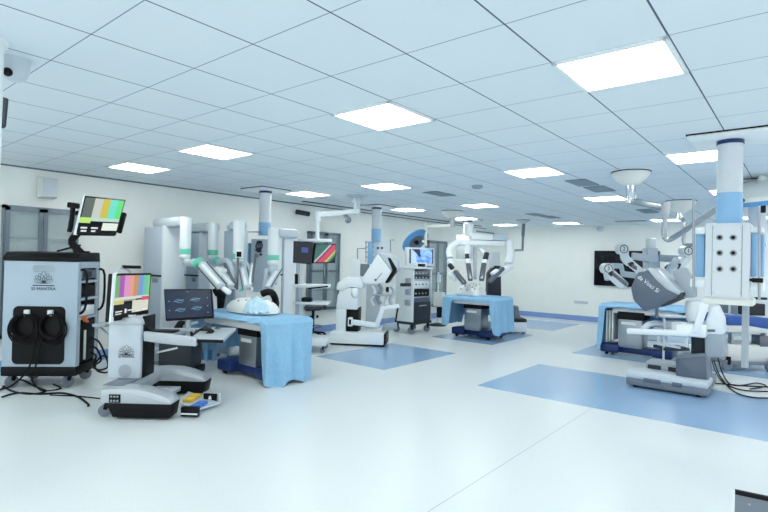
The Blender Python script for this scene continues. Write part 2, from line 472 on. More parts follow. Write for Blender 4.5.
# wall speaker, cctv, sockets
t = thing('wall_speaker', 'white boxy loudspeaker on left wall above the glass cabinet', 'speaker', (XL+.08, 2.52, 2.34), 0)
MB().prism([(XL+.02, 2.41, 2.35), (XL+.17, 2.42, 2.37), (XL+.15, 2.42, 2.63), (XL+.02, 2.41, 2.65)], (0, .21, 0), .012).build('housing', 'ivory', t)
MB().prism([(XL+.172, 2.435, 2.385), (XL+.178, 2.435, 2.385), (XL+.158, 2.435, 2.62), (XL+.152, 2.435, 2.62)], (0, .18, 0)).build('grille', 'lgrey', t)
MB().box((XL, 2.48, 2.44), (XL+.03, 2.56, 2.56)).build('bracket', 'dsteel', t)
t = thing('wall_camera', 'small black bullet camera on left wall by the ceiling', 'camera', (XL, 7.18, 2.55), 0)
MB().cyl((XL, 7.18, 2.57), (XL+.08, 7.18, 2.57), .03).build('bracket', 'lgrey', t)
MB().cyl((XL+.06, 7.05, 2.58), (XL+.16, 7.32, 2.55), .05).build('body', 'dark', t)
solo(MB().lathe((-4.56, YF-.13, 2.66), [(.03, -.07), (.08, -.04), (.09, .03), (.06, .06)]).cyl((-4.56, YF-.13, 2.68), (-4.56, YF, 2.68), .04), 'dome_camera', 'lgrey', 'round white dome camera high on the far wall above the black screen', 'camera')
solo(MB().box((-5.3, YF-.012, .5), (-4.9, YF, .58), .003), 'wall_socket', 'lgrey', 'pale socket strip low on the bare far wall', 'socket')
for y, w in ((7.55, 'left'), (7.75, 'right')):
    s_ = thing('wall_socket', 'small %s wall socket with black plug under the middle glass cabinet' % w, 'socket', (XL, y, .32), 0, 'wall sockets under the cabinet')
    MB().box((XL, y-.06, .3), (XL+.012, y+.06, .42), .003).build('plate', 'white', s_); MB().box((XL+.012, y-.02, .33), (XL+.05, y+.02, .39), .005).build('plug', 'black', s_)
# television on far wall
q = [(-4.73, YF-.06, 2.05), (-3.05, YF-.06, 2.05), (-3.05, YF-.06, 1.06), (-4.73, YF-.06, 1.06)]
t = thing('wall_television', 'large black switched-off flat screen on the far wall', 'television', (-3.89, YF-.03, 1.05))
slab('W', q, .05, .006).build('housing', 'black', t)
MB().box((-4.71, YF-.064, 1.08), (-3.07, YF-.0605, 2.03)).build('screen', 'tv', t)

# hanging post at left edge
pp = W(-2.25, 2.82, 0)
t = thing('ceiling_post', 'white ceiling post with flange at the left edge of view', 'post', (pp.x, pp.y, 1.2), 0)
MB().cyl((pp.x, pp.y, 1.2), (pp.x, pp.y, ZC), .105, seg=32).build('post', 'white', t)
MB().lathe((pp.x, pp.y, ZC-.03), [(.108, 0), (.125, .01), (.125, .03)]).build('flange', 'white', t)
MB('C').prism([C(1.5, 128, 2.66), C(4, 126, 2.66), C(6.5, 98, 2.66), C(3, 97, 2.66)], (0, .015, 0)).build('side_plate', 'dark', t)
# ------------------------------------------------------------------ pendants from the ceiling
def ceiling_plate(t, x, y, s_=.29):
    MB().box((x-s_, y-s_, ZC-.035), (x+s_, y+s_, ZC-.005), .003).build('ceiling_plate', 'white', t)
    b = MB()
    for a, c in (((x-s_-.008, y-s_-.008), (x+s_+.008, y-s_+.004)), ((x-s_-.008, y+s_-.004), (x+s_+.008, y+s_+.008)), ((x-s_-.008, y-s_), (x-s_+.004, y+s_)), ((x+s_-.004, y-s_), (x+s_+.008, y+s_))):
        b.box((a[0], a[1], ZC-.012), (c[0], c[1], ZC))
    b.build('plate_gasket', 'black', t)
def socket_disc(parent, c, nrm, r):
    c, n = V(c), V(nrm)
    b = MB(); b.lathe(c, [(r*1.25, 0), (r*1.25, .006), (r*.9, .012)], 20, n); o = b.build('gas_socket', 'steel', parent)
    k = MB(); k.lathe(c+n*.010, [(r*.72, 0), (r*.72, .008), (r*.3, .009)], 18, n); k.build('socket_core', 'black', o)
def pendant(x, y, lab, zw, zb, r=.1):
    t = thing('ceiling_pendant', lab, 'pendant', (x, y, zb), 0, 'ceiling supply pendants')
    ceiling_plate(t, x, y)
    MB().cyl((x, y, ZC-.07), (x, y, ZC-.03), r*1.06, seg=32).build('collar', 'navy', t)
    MB().cyl((x, y, zw), (x, y, ZC-.06), r, seg=32).build('column', 'boxgrey', t)
    MB().cyl((x, y, zb), (x, y, zw), r*1.02, seg=32).build('lower_sleeve', 'bluebar', t)
    return t
# near right pendant
x, y = -.54, 5.43
yf = 5.25
def rect(u0, v0, u1, v1, y):
    a, c = onY(u0, (v0+v1)/2, y), onY(u1, (v0+v1)/2, y); m_ = (u0+u1)/2
    return a.x, c.x, onY(m_, v1, y).z, onY(m_, v0, y).z
x0, x1, zb_, zt = rect(705, 223, 749.5, 298, yf)
t = pendant(x, y, 'large near ceiling pendant with six round gas sockets at right', onY(730, 192, 5.34).z, zt, .098)
MB().box((x0, yf, zb_), (x1, yf+.34, zt), .008).build('service_box', 'boxgrey', t)
p0, p1, p2, p3 = rect(712.5, 225, 741.5, 296, yf)
MB().box((p0, yf-.012, p2), (p1, yf, p3), .003).build('front_panel', 'boxgrey', t)
for u in (719.7, 733.3):
    for v in (237.5, 253, 269): socket_disc(t, onY(u, v, yf-.012), (0, -1, 0), .0205)
for (u0, u1, yy) in ((695, 704.3, 5.36), (750.7, 757, 5.36), (760, 764, 5.5)):
    a = rect(u0, 234, u1, 277, yy); MB().box((a[0], yy, a[2]), (a[1], yy+.1, a[3]), .01).build('side_rail_cover', 'bluebar', t)
for u in (712.5, 741.5):
    for v in (228, 250, 272, 293): MB().cyl(onY(u+(1.2 if u < 730 else -1.2), v, yf-.012), onY(u+(1.2 if u < 730 else -1.2), v, yf-.015), .0035, seg=10).build('screw', 'mgrey', t)
MB().box((p0-.004, yf-.004, p2), (p0, yf+.001, p3)).build('panel_seam', 'mgrey', t)
MB().box((p1, yf-.004, p2), (p1+.004, yf+.001, p3)).build('panel_seam', 'mgrey', t)
for q_ in ((691, 228, 705.5, 234), (749, 227, 763, 232.5), (690, 279, 705.5, 287), (749, 281, 764, 291)):
    a = rect(*q_, 5.3); MB().box((a[0], 5.3, a[2]), (a[1], 5.5, a[3]), .006).build('side_bracket', 'white', t)
for u, v0, v1 in ((693.6, 199, 290), (759.2, 206, 300)):
    MB().cyl(onY(u, v1, 5.29), onY(u, v0, 5.29), .010, seg=12).build('pole', 'steel', t)
a, bb = onY(746, 279.5, 5.28), onY(763, 280.5, 5.28)
b = MB(); b.cyl(a, bb, .012); b.sph(a, .022); b.cyl(onY(752, 280, 5.28), bb, .019); b.build('handle', 'black', t)
a = rect(741.5, 300, 748.5, 368, 5.5); MB().box((a[0], 5.5, a[2]), (a[1], 5.56, zb_), .004).build('lower_post', 'grey', t)
a = rect(703, 298, 753, 305, 5.28); MB().box((a[0], 5.28, a[2]), (a[1], 5.56, zb_), .006).build('lower_tray', 'ivory', t)
# pendant behind it
t = pendant(-.52, 8.3, 'far right ceiling pendant with grey column behind the near one', 1.95, 1.9, .1)
MB().box((-.68, 8.15, 1.25), (-.36, 8.5, 1.9), .01).build('service_box', 'white', t)
MB().box((-.20, 8.15, 1.1), (-.12, 8.3, 1.8), .01).build('side_rail_cover', 'bluebar', t)
# left pendant above first table
t = pendant(-7.1, 5.42, 'ceiling pendant standing over the draped table at left', 2.2, 1.98, .1)
MB('C').box((C(251, 250, 8.6)[0], 8.6, C(260, 292, 8.6)[2]), (C(272, 250, 8.6)[0], 8.85, C(260, 239, 8.6)[2]), .01).build('service_box', 'lgrey', t)
for u, v in ((256.5, 250), (260.5, 251), (257, 256), (261, 254.5)):
    socket_disc(t, W(*C(u, v, 8.6)), -FH, .022)
for u in (247.5, 275): MB('C').box((C(u-1.7, 242, 8.6)[0], 8.62, C(u, 285, 8.6)[2]), (C(u+1.7, 242, 8.6)[0], 8.75, C(u, 243, 8.6)[2]), .008).build('side_rail_cover', 'bluebar', t)
b = MB('C'); b.tube([C(245, 292, 8.5), C(244, 232, 8.5), C(262, 232, 8.5)], .012, smooth=0); b.build('rail', 'steel', t)
b = MB('C')
for k in range(4): b.tube([C(258+k, 241, 8.55), C(256+2*k, 247, 8.5), C(260-k, 252, 8.52)], .012)
b.build('hose', 'dark', t)
# second pendant behind the white console
t = pendant(-7.07, 8.3, 'ceiling pendant standing behind the white surgeon console', 2.28, 2.02, .1)
MB('C').box((C(373, 240, 10.8)[0], 10.95, C(380, 268, 10.8)[2]), (C(389, 240, 10.8)[0], 11.2, C(380, 241, 10.8)[2]), .01).build('service_box', 'white', t)
MB('C').box((C(368, 240, 10.75)[0], 10.75, C(370, 264, 10.8)[2]), (C(373, 240, 10.8)[0], 10.95, C(370, 242, 10.8)[2]), .01).build('side_rail_cover', 'bluebar', t)
for u in (378, 382): socket_disc(t, W(*C(u, 248, 10.95)), -FH, .025)
b = MB('C')
b.cyl(C(366, 241, 10.8), C(366, 262, 10.8), .01)
for k in range(4): b.cyl(C(365, 242+k*5, 10.8), C(374, 242+k*5, 10.8), .01)
b.build('rail_ladder', 'steel', t)
MB('C').tube([C(357.5, 262, 10.8), C(357.5, 248.5, 10.8), C(366, 248.5, 10.8)], .012, smooth=0).build('rail', 'steel', t)
MB('C').tube([C(390.5, 252, 10.8), C(390.5, 240, 10.8), C(394, 240, 10.8)], .012, smooth=0).build('drip_hook', 'steel', t)
# third left pendant far
t = pendant(-7.03, 12.0, 'farthest ceiling pendant behind the four-armed robot', 2.4, 2.35, .12)
MB().box((-7.25, 11.8, 1.7), (-6.8, 12.2, 2.35), .01).build('service_box', 'white', t)

# bowl mounts and arms
def bowl(t, c, r, hgt, m='ivory'):
    MB().lathe((c.x, c.y, ZC-.012), [(r*1.03, 0), (r*1.03, .012)], 32).build('mount_ring', 'dark', t)
    MB().lathe((c.x, c.y, ZC-.012-hgt), [(r*.28, 0), (r*.52, hgt*.18), (r*.8, hgt*.5), (r*.97, hgt*.85), (r, hgt)], 32).build('bowl', m, t)
c = at(631, 172, ZC)
D0 = c.dot(FH)
t = thing('lamp_arm', 'ceiling swing arm with near bowl mount and angled steel elbow at right', 'ceiling arm', (c.x, c.y, ZC), 0, 'ceiling swing arms')
bowl(t, c, .22, .16)
MB('C').cyl(C(631, 184, D0), C(631, 203, D0), .055, seg=20).build('spindle', 'chrome', t)
MB('C').bar(C(632, 201, D0), C(668, 208, D0-.6), .09, .075, .01).build('arm', 'steel', t)
b = MB('C'); b.cyl(C(666, 202, D0-.6), C(665.5, 215, D0-.6), .045); b.cyl(C(665.5, 213, D0-.6), C(664, 236, D0-.6), .03); b.build('drop_tube', 'steel', t)
MB('C').tube([C(664, 236, D0-.6), C(668, 240, D0-.62), C(676, 236, D0-.7), C(694, 224, D0-.95), C(719, 207, D0-1.2)], .03, smooth=3).build('elbow', 'steel', t)
c = at(681, 201, ZC); D0 = c.dot(FH)
t = thing('lamp_arm', 'ceiling swing arm with second bowl mount behind the steel elbow', 'ceiling arm', (c.x, c.y, ZC), 0, 'ceiling swing arms')
bowl(t, c, .24, .2)
MB('C').cyl(C(680, 209, D0), C(679, 219, D0), .055).build('spindle', 'chrome', t)
MB('C').tube([C(680, 218, D0), C(685, 222, D0-.1), C(684, 234, D0-.1), C(684, 244, D0-.1), C(694, 245, D0-.2)], .03, smooth=2).build('drop_tube', 'steel', t)
# surgical light head, right
D0 = 6.4
t = thing('surgical_light', 'big white surgical light head with blue rim at right edge', 'surgical light', P(768, 200, D0), 0, 'surgical light heads')
c = P(762, 196, D0)
ax = V((-.10, -.3, 1)).normalized()
MB().lathe(c, [(.32, -.02), (.42, .0), (.40, .06), (.28, .15), (.1, .2)], 32, ax).build('housing', 'ivory', t)
MB().lathe(c, [(.30, -.05), (.425, -.045), (.43, .005), (.41, .01)], 32, ax).build('rim', 'bluelamp', t)
MB('C').sph(C(742, 200.5, D0-.3), .03).build('knob', 'black', t)
MB('C').box((C(744, 206, D0)[0], D0-.3, C(746, 215, D0)[2]), (C(748.5, 206, D0)[0], D0-.25, C(746, 207, D0)[2]), .01).build('handle', 'black', t)
MB().cyl(c+ax*.15, V((c.x+.02, c.y-.06, ZC)), .05).build('stem', 'white', t)

# ceiling arm carrying twin monitors (left middle)
c = at(357, 195.5, ZC); D0 = c.dot(FH)
t = thing('monitor_hanger', 'white ceiling arm reaching left and dropping to the twin monitors', 'ceiling arm', (c.x, c.y, ZC), 0, 'ceiling swing arms')
MB().lathe((c.x, c.y, ZC-.03), [(.14, 0), (.2, .03)]).build('mount_ring', 'lgrey', t)
b = MB('C'); b.cyl(C(357, 197, D0), C(357, 215, D0), .06); b.cyl(C(357, 199, D0), C(357, 203, D0), .09); b.build('spindle', 'lgrey', t)
MB('C').bar(C(358, 211, D0), C(317.5, 215, D0-.6), .10, .085, .02).build('arm', 'white', t)
b = MB('C'); b.cyl(C(317.5, 211, D0-.6), C(317.5, 221, D0-.6), .055); b.cyl(C(317.5, 221, D0-.6), C(317.5, 240, D0-.6), .032); b.build('drop_tube', 'white', t)
b = MB('C'); b.cyl(C(345, 214, D0-.1), C(347, 219, D0-.1), .035); b.sph(C(348, 220, D0-.1), .06); b.build('joint_knob', 'mgrey', t)
DM = D0-.45
q1 = planar([C(290.5, 240.5, DM-.1), C(313.5, 242.5, DM), C(311.5, 264.5, DM), C(289.5, 262.5, DM-.1)])
q2 = planar([C(315.3, 243, DM+.05), C(336.2, 244, DM+.4), C(335.5, 263, DM+.4), C(312.5, 263.5, DM+.05)])
MB('C').bar(C(298, 240, DM+.05), C(332, 240.5, DM+.1), .06, .05, .01).build('yoke', 'white', t)
t1 = thing('monitor', 'dark monitor with small blue square, left of the twin pair', 'monitor', W(*q1[3]), 0, 'twin ceiling monitors')
slab('C', q1, .05).build('housing', 'dark', t1)
screen(t1, 'screen', inset(q1, .04, .04, .04, .06), [(.5, .24, .82, .5, (70, 88, 150))], 'C', base=(40, 46, 54))
MB('C').box((C(303, 240, DM)[0], DM+.05, C(303, 243, DM)[2]), (C(308, 240, DM)[0], DM+.1, C(303, 239.5, DM)[2])).build('mount', 'dark', t1)
t1 = thing('monitor', 'monitor showing diagonal pink and green stripes, right of the twin pair', 'monitor', W(*q2[3]), 0, 'twin ceiling monitors')
slab('C', q2, .05).build('housing', 'black', t1)
def stripes():
    TL, TR, BR, BL = [V(p) for p in inset(q2, .04, .04, .03, .05)]
    f = lambda s_, t_: (TL*(1-s_)+TR*s_)*(1-t_)+(BL*(1-s_)+BR*s_)*t_
    cols = [(44, 92, 84), (60, 100, 96), (166, 176, 176), (120, 60, 84), (190, 70, 110), (160, 90, 70), (180, 170, 120), (90, 130, 90), (40, 70, 66), (28, 46, 60)]
    b = MB('C'); N = len(cols)
    xs = [-.55, -.12, .35, .45, .55, .75, .87, .98, 1.1, 1.22, 1.75]
    nrm = (TR-TL).cross(BL-TL).normalized()
    for i in range(N):
        # stripe between s+0.75t = xs[i]..xs[i+1], clipped to the square
        poly = []
        K = .75
        for j in range(9):
            t_ = j/8; poly.append((min(1, max(0, xs[i]-K*t_+.35)), t_))
        for j in range(8, -1, -1):
            t_ = j/8; poly.append((min(1, max(0, xs[i+1]-K*t_+.35)), t_))
        for k in range(8):
            a, a2 = poly[k], poly[k+1]; d, d2 = poly[17-k], poly[16-k]
            if d[0]-a[0] < 1e-5 and d2[0]-a2[0] < 1e-5: continue
            fc = b.b.faces.new([b.b.verts.new(f(*z)-nrm*.003) for z in (a, d, d2, a2)]); fc.material_index = i
    b.build('screen', [emat(c_, .8) for c_ in cols], t1)
stripes()
# other ceiling mounts in the middle distance
c = at(452, 211, ZC); D0 = c.dot(FH)
t = thing('lamp_arm', 'ceiling swing arm with white bowl mount carrying the blue lamp', 'ceiling arm', (c.x, c.y, ZC), 0, 'ceiling swing arms')
bowl(t, c, .24, .17)
MB('C').cyl(C(452.5, 217, D0), C(452.5, 227, D0), .055).build('spindle', 'steel', t)
MB('C').bar(C(452.5, 225.5, D0), C(426, 226.5, D0+.85), .09, .07, .01).build('arm', 'ivory', t)
b = MB('C'); b.cyl(C(426, 223, D0+.85), C(426, 233, D0+.85), .05); b.cyl(C(426, 233, D0+.85), C(425.5, 246, D0+.85), .035); b.build('drop_tube', 'ivory', t)
MB('C').tube([C(425, 242, D0+.85), C(422, 241, D0+.85)], .03).build('lamp_link', 'ivory', t)
DL = D0+.9
tl = thing('surgical_light', 'tilted round blue surgical light above the endoscopy tower', 'surgical light', P(415, 243, DL), 0, 'surgical light heads')
ax = (RH*.42-FH*.45-V((0, 0, .55))).normalized()
c = P(415, 240.5, DL)
MB().lathe(c, [(.11, -.10), (.30, -.04), (.355, .02)], 32, ax).build('housing', 'bluebar', tl)
MB().lathe(c, [(.36, .0), (.365, .03), (.30, .045)], 32, ax).build('rim', 'bluelamp', tl)
MB().lathe(c, [(.29, .04), (.1, .05)], 28, ax).build('lens_plate', 'slate', tl)
MB().lathe(c, [(.05, .04), (.045, .12), (.01, .125)], 16, ax).build('handle', 'black', tl)
c = at(523, 220, ZC); D0 = c.dot(FH)
t = thing('lamp_arm', 'ceiling swing arm with grey drop tube by the far wall', 'ceiling arm', (c.x, c.y, ZC), 0, 'ceiling swing arms')
bowl(t, c, .17, .09, 'lgrey')
b = MB('C'); b.cyl(C(523.7, 223, D0), C(523, 236, D0), .045); b.cyl(C(523, 235, D0), C(522.5, 250.5, D0), .03); b.build('drop_tube', 'mgrey', t)
MB('C').cyl(C(523, 250, D0), C(511, 250.5, D0), .03).build('arm', 'grey', t)

# ------------------------------------------------------------------ large equipment cart (left)
RZ = -YAW*-1
def cart_left():
    rz = -YAW+.0
    base = W((42-384)*6.06/514, 6.06, 0)
    # local x runs along the front, y away from the camera
    ang = math.atan2(RH.y, RH.x)+.10
    t = thing('equipment_cart', 'tall grey-blue equipment cart with lotus emblem and hanging cable coils', 'cart', base, ang)
    w = .415; dp = .56
    b = MB('L'); b.box((-w, 0, .25), (w, .03, 1.50), .012); b.build('front_panel', 'cartpanel', t)
    b = MB('L'); b.box((-w-.002, -.004, .14), (w+.002, dp, .255), .015); b.build('skirt', 'black', t)
    b = MB('L'); b.prism([(-w-.008, -.015, 1.495), (-w-.008, -.02, 1.54), (-w-.008, .05, 1.60), (-w-.008, dp-.02, 1.615), (-w-.008, dp, 1.495)], (2*w+.014, 0, 0), .012); b.build('lid', 'black', t)
    b = MB('L'); b.box((-w, .03, .25), (-w+.03, dp, 1.5)); b.build('left_side', 'mgrey', t)
    MB('L').box((-w, dp-.03, .25), (w, dp, 1.5)).build('back_panel', 'dark', t)
    b = MB('L')
    for y in (.03, dp-.06): b.box((w-.03, y, .25), (w, y+.06, 1.5), .006)
    b.box((w-.03, .03, 1.42), (w, dp, 1.5)); b.build('side_frame', 'colgrey', t)
    for z, m_ in ((.80, 'colgrey'), (1.03, 'colgrey'), (1.24, 'colgrey')):
        MB('L').box((-w+.03, .03, z), (w-.002, dp-.03, z+.03)).build('shelf', m_, t)
    o = MB('L').box((w-.30, .07, 1.29), (w-.006, dp-.08, 1.40), .01).build('display_unit', 'slate', t)
    MB('L').box((w-.006, .14, 1.31), (w, .34, 1.38)).build('display', 'dark', o)
    MB('L').box((w-.3, .08, 1.07), (w-.01, dp-.08, 1.20), .012).build('dark_module', 'black', t)
    MB('L').box((w-.3, .08, .84), (w+.005, dp-.12, .96), .012).build('white_module', 'white', t)
    MB('L').box((w-.3, .05, .27), (w-.012, dp-.06, .78), .01).build('power_module', 'black', t)
    MB('L').box((w-.012, .2, .3), (w+.004, .24, .66), .004).build('connector_strip', 'ivory', t)
    for k in range(3):
        MB('L').cyl((w-.01, .12+k*.03, .84-k*.03), (w+.05, .12+k*.03, .83-k*.03), .014).build('connector', 'orange', t)
    for y0, x in ((.06, w), (dp-.02, w), (.2, -w)):
        sg = 1 if x > 0 else -1
        MB('L').tube([(x, y0, 1.40), (x+sg*.035, y0, 1.40), (x+sg*.07, y0, 1.33), (x+sg*.07, y0, 1.0), (x+sg*.035, y0, .9), (x, y0, .88)], .015, smooth=2).build('handle', 'black', t)
    # cable bay
    r = .06; x0, x1, z0, z1 = -.295, .285, .285, .965
    pts = []
    for cx, cz, a0 in ((x1-r, z1-r, 0), (x0+r, z1-r, 90), (x0+r, z0+r, 180), (x1-r, z0+r, 270)):
        for k in range(5):
            a = math.radians(a0+k*22.5); pts.append((cx+r*math.cos(a), -.006, cz+r*math.sin(a)))
    b = MB('L'); b.prism(pts, (0, .02, 0)); b.build('cable_bay', 'black', t)
    for x in (-.13, .13):
        MB('L').box((x-.028, -.05, .855), (x+.028, -.006, .925), .008).build('cable_hook', 'white', t)
    lotus(t, WM[t.name] @ V((.03, -.004, 1.24)), WM[t.name].to_3x3() @ V((1, 0, 0)), (0, 0, 1), .22)
    b = MB('L'); b.box((-.09, -.002, 1.205), (.15, .002, 1.215)); b.text('SS MANTRA', .052, (.03, -.002, 1.17), (1, 0, 0), (0, 0, 1)); b.build('lettering', 'decal', t)
    b = MB('L'); n = 18
    for k in range(n):
        for j in range(5):
            if abs(j-2) == 2 and (k == 0 or k == n-1): continue
            b.cbox((.03-.12+.24*k/(n-1), -.001, 1.41+.018*j-.036), (.010, .004, .010))
    b.build('perforation', 'grey', t)
    MB('L').text('OOO', .03, (w+.021, .3, 1.56), (0, 1, 0), (0, 0, 1)) if False else None
    fa = ang
    for x, y in ((-.30, .06), (.32, .06), (.32, dp-.05), (-.30, dp-.05)):
        caster(t, WM[t.name] @ V((x, y, 0)), .07, 'W', fa+.9)
    return t
cart = cart_left()
MC = WM[cart.name]
for k, (x, side) in enumerate(((-.13, 'left'), (.13, 'right'))):
    b = MB(); b.sp = 'W'
    ex = MC.to_3x3() @ V((1, 0, 0))
    coil(b, MC @ V((x*1.15, -.06, .735)), ex, (0, 0, 1), 9, .155, .009)
    solo(b, 'cable_coil', 'rubber', 'coiled black cable on the %s hook of the equipment cart' % side, 'cable', 'cable coils on the cart')
for k, (x, pts) in enumerate(((-.02, [(-.02, -.06, .6), (-.05, -.07, .3), (-.16, -.09, .12), (-.35, -.12, .012), (-.8, -.3, .012)]), (.05, [(.06, -.06, .6), (.02, -.08, .3), (-.02, -.1, .15), (.12, -.14, .012), (.28, -.05, .012), (.1, .15, .012)]))):
    solo(MB().tube([MC @ V(p) for p in pts], .010, smooth=5), 'cable', 'rubber', ['black cable falling from the cable bay towards the left edge', 'black cable dropping from the cable bay and looping under the cart'][k], 'cable')
# cables on the floor
solo(MB().tube(floorpath([(2, 397), (18, 393), (40, 394), (62, 393), (78, 397), (88, 404)], .01)+[at(88, 406, .01)], .011, smooth=5), 'cable', 'rubber', 'thick black cable on the floor in front of the equipment cart', 'cable')
solo(MB().tube(floorpath([(0, 390), (10, 383), (22, 380), (34, 386), (46, 391), (30, 394), (12, 391), (3, 386)], .009), .010, smooth=5), 'cable', 'rubber', 'tangled black cable loop on the floor under the left end of the cart', 'cable')
solo(MB().tube(floorpath([(50, 395), (75, 396), (100, 398.5)], .009), .007, smooth=4), 'cable', 'rubber', 'thin black cable running along the floor to the console base', 'cable')
for k, (pts, lab) in enumerate((
    ([(90, 338, 6.3), (98, 341, 6.1), (104, 352, 6.0), (108, 366, 6.0), (100, 370, 6.1), (94, 368, 6.2)], 'upper black cable arching from the cart side towards the console'),
    ([(90, 346, 6.3), (97, 349, 6.1), (101, 360, 6.1), (95, 364, 6.2), (102, 356, 6.2), (110, 358, 6.1)], 'lower black cable looping between the cart and the console'),
    ([(91, 352, 6.3), (96, 356, 6.2), (94, 364, 6.2), (98, 371, 6.2), (108, 372, 6.0), (111, 362, 5.9)], 'tangled black cable lying beside the console column'))):
    solo(MB().tube([P(*q) for q in pts], .011, smooth=5), 'cable', 'rubber', lab, 'cable')
# monitor on the cart (arm belongs to it)
q = planar([C(83.6, 195.3, 6.35), C(126, 199.6, 6.75), C(116.3, 234.8, 6.5), C(74.4, 234, 6.1)])
t = thing('monitor', 'tilted monitor with colour test bars on arm above the equipment cart', 'monitor', MC @ V((.33, .25, 1.62)), 0)
slab('C', q, .05, .008).build('housing', 'black', t)
MB('C').prism([C(83, 194.5, 6.34), C(83.9, 194.5, 6.34), C(75, 234.8, 6.09), C(73, 234.8, 6.09)], (0, .05, 0)).build('side_trim', 'white', t)
screen(t, 'screen', inset(q, .03, .05, .03, .05), [(.03, 0, .27, .58, (100, 112, 106)), (.27, 0, .48, .58, (196, 204, 196)), (.48, 0, .66, .58, (205, 190, 80)), (.66, 0, .86, .58, (110, 225, 200)), (.86, 0, 1, .58, (100, 225, 130)),
    (0, .58, .28, .74, (190, 232, 120)), (.28, .58, 1, .68, (186, 220, 206)), (.60, .72, 1, .94, (228, 238, 226))], 'C')
b = MB('C')
for (s0, w_, t0) in ((.10, .15, .84), (.34, .16, .84), (.12, .13, .92), (.36, .1, .92)):
    Q = inset(q, s0, t0-.02, 1-s0-w_, 1-t0-.025); nn = (V(Q[1])-V(Q[0])).cross(V(Q[3])-V(Q[0])).normalized()
    fc = b.b.faces.new([b.b.verts.new(V(p)-nn*.007) for p in Q])
b.build('caption_marks', emat((200, 206, 206), .8), t)
b = MB('C'); b.bar(C(69, 205, 6.5), C(78, 206, 6.5), .10, .07, .015); b.tube([C(73, 206, 6.5), C(72, 218, 6.5), C(69.5, 232, 6.5)], .03, smooth=2); b.build('handle_bar', 'black', t)
b = MB('C'); b.bar(C(119, 233, 6.7), C(124.5, 213, 6.8), .05, .05, .01); b.build('rear_grip', 'black', t)
top = MC @ V((.33, .25, 1.60)); tp = (top.dot(RH), top.dot(FH), top.z)
b = MB('C'); b.tube([tp, C(72, 243, 6.4), C(76, 235, 6.45), C(90, 222, 6.55)], .045, smooth=3); b.cyl(tp, (tp[0], tp[1], tp[2]+.03), .09); b.build('arm', 'black', t)
b = MB('C'); b.bar((tp[0]-.3, tp[1], tp[2]+.02), (tp[0]-.02, tp[1], tp[2]+.10), .03, .02); b.build('lever', 'black', t)

# ------------------------------------------------------------------ surgeon console (left)
K = W(-2.42, 5.6, 0)
ang = math.atan2(RH.y, RH.x)
t = con = thing('surgeon_console', 'silver open surgeon console with U-shaped base and armrest', 'console', K, ang)
X0, X1, Dn, Df = -2.71, -2.02, 4.98, 6.14
def leg_prof(D_, th, x0, x1):
    top = [(x0, .285), (x0+.18, .30), (x0+.36, .295), (x0+.50, .265), (x0+.65, .215), (x1, .175)]
    return [(x, D_, z) for x, z in top]+[(x1, D_, .155), (x0, D_, .155)], (0, th, 0)
a, off = leg_prof(Dn, .22, X0, X1); MB('C').prism(a, off, .015).build('base_arm', 'silver', t)
a, off = leg_prof(Df-.22, .22, X0, X1); MB('C').prism(a, off, .015).build('base_arm', 'silver', t)
MB('C').box((X0-.015, Dn+.02, .15), (X0+.18, Df-.02, .295), .03).build('base_bridge', 'silver', t)
MB('C').box((X0-.04, Dn+.12, .295), (X0+.17, 5.40, .303), .003).build('base_deck', 'mgrey', t)
for D_ in (Dn, Df-.21):
    b = MB('C'); b.prism([(X0+.12, D_+.012, .02), (X1-.02, D_+.012, .02), (X1+.005, D_+.012, .155), (X0+.05, D_+.012, .155)], (0, .195, 0), .006); b.build('base_skirt', 'black', t)
MB('C').box((X0+.14, Dn+.2, .05), (X1-.28, Df-.2, .10), .01).build('floor_plate', 'lgrey', t)
b = MB('C'); b.box((X0+.09, Dn-.008, .165), (X0+.20, Dn, .245), .003); o = b.build('socket_panel', 'black', t)
for k in range(6):
    MB('C').cyl((X0+.115+.03*(k % 3), Dn-.014, .185+.04*(k//3)), (X0+.115+.03*(k % 3), Dn-.008, .185+.04*(k//3)), .010, seg=10).build('socket', 'grey', o)
for X, D_ in ((X0+.02, Dn+.10), (X0+.02, Df-.12), (X1-.15, Dn+.10), (X1-.15, Df-.12)):
    caster(t, W(X, D_, 0), .06 if X < -2.5 else .045, 'W', ang+.2)
# column
cx0, cx1, cd0, cd1 = -2.865, -2.525, 5.39, 5.70
MB('C').box((cx0, cd0, .30), (cx1, cd1-.02, .90), .015).build('column', 'lgrey', t)
MB('C').box((cx1-.01, cd0+.05, .30), (cx1+.015, cd1, .95), .006).build('column_side', 'black', t)
MB('C').prism([(cx0-.02, cd0-.015, .86), (cx0-.02, cd0-.015, .915), (cx1-.06, cd0-.015, .95), (cx1+.0, cd0-.015, .93), (cx1+.02, cd0-.015, .86)], (0, .32, 0), .02).build('column_cap', 'silver', t)
cc = C(127, 377, cd0); c1_ = C(125, 371, cd0-.004)
MB('C').cyl((c1_[0], cd0-.004, c1_[2]), (c1_[0], cd0+.002, c1_[2]), .068, seg=28).build('speaker_grille', 'grey', t)
cl = C(126.3, 353, cd0-.004)
lotus(t, W(cl[0], cd0-.004, cl[2]-.02), RH, (0, 0, 1), .17)
b = MB('C'); b.text('SS MANTRA', .032, (cl[0], cd0-.002, cl[2]-.04), (1, 0, 0), (0, 0, 1)); b.box((cl[0]-.075, cd0-.002, cl[2]-.022), (cl[0]+.075, cd0+.001, cl[2]-.016)); b.build('lettering', 'decal', t)
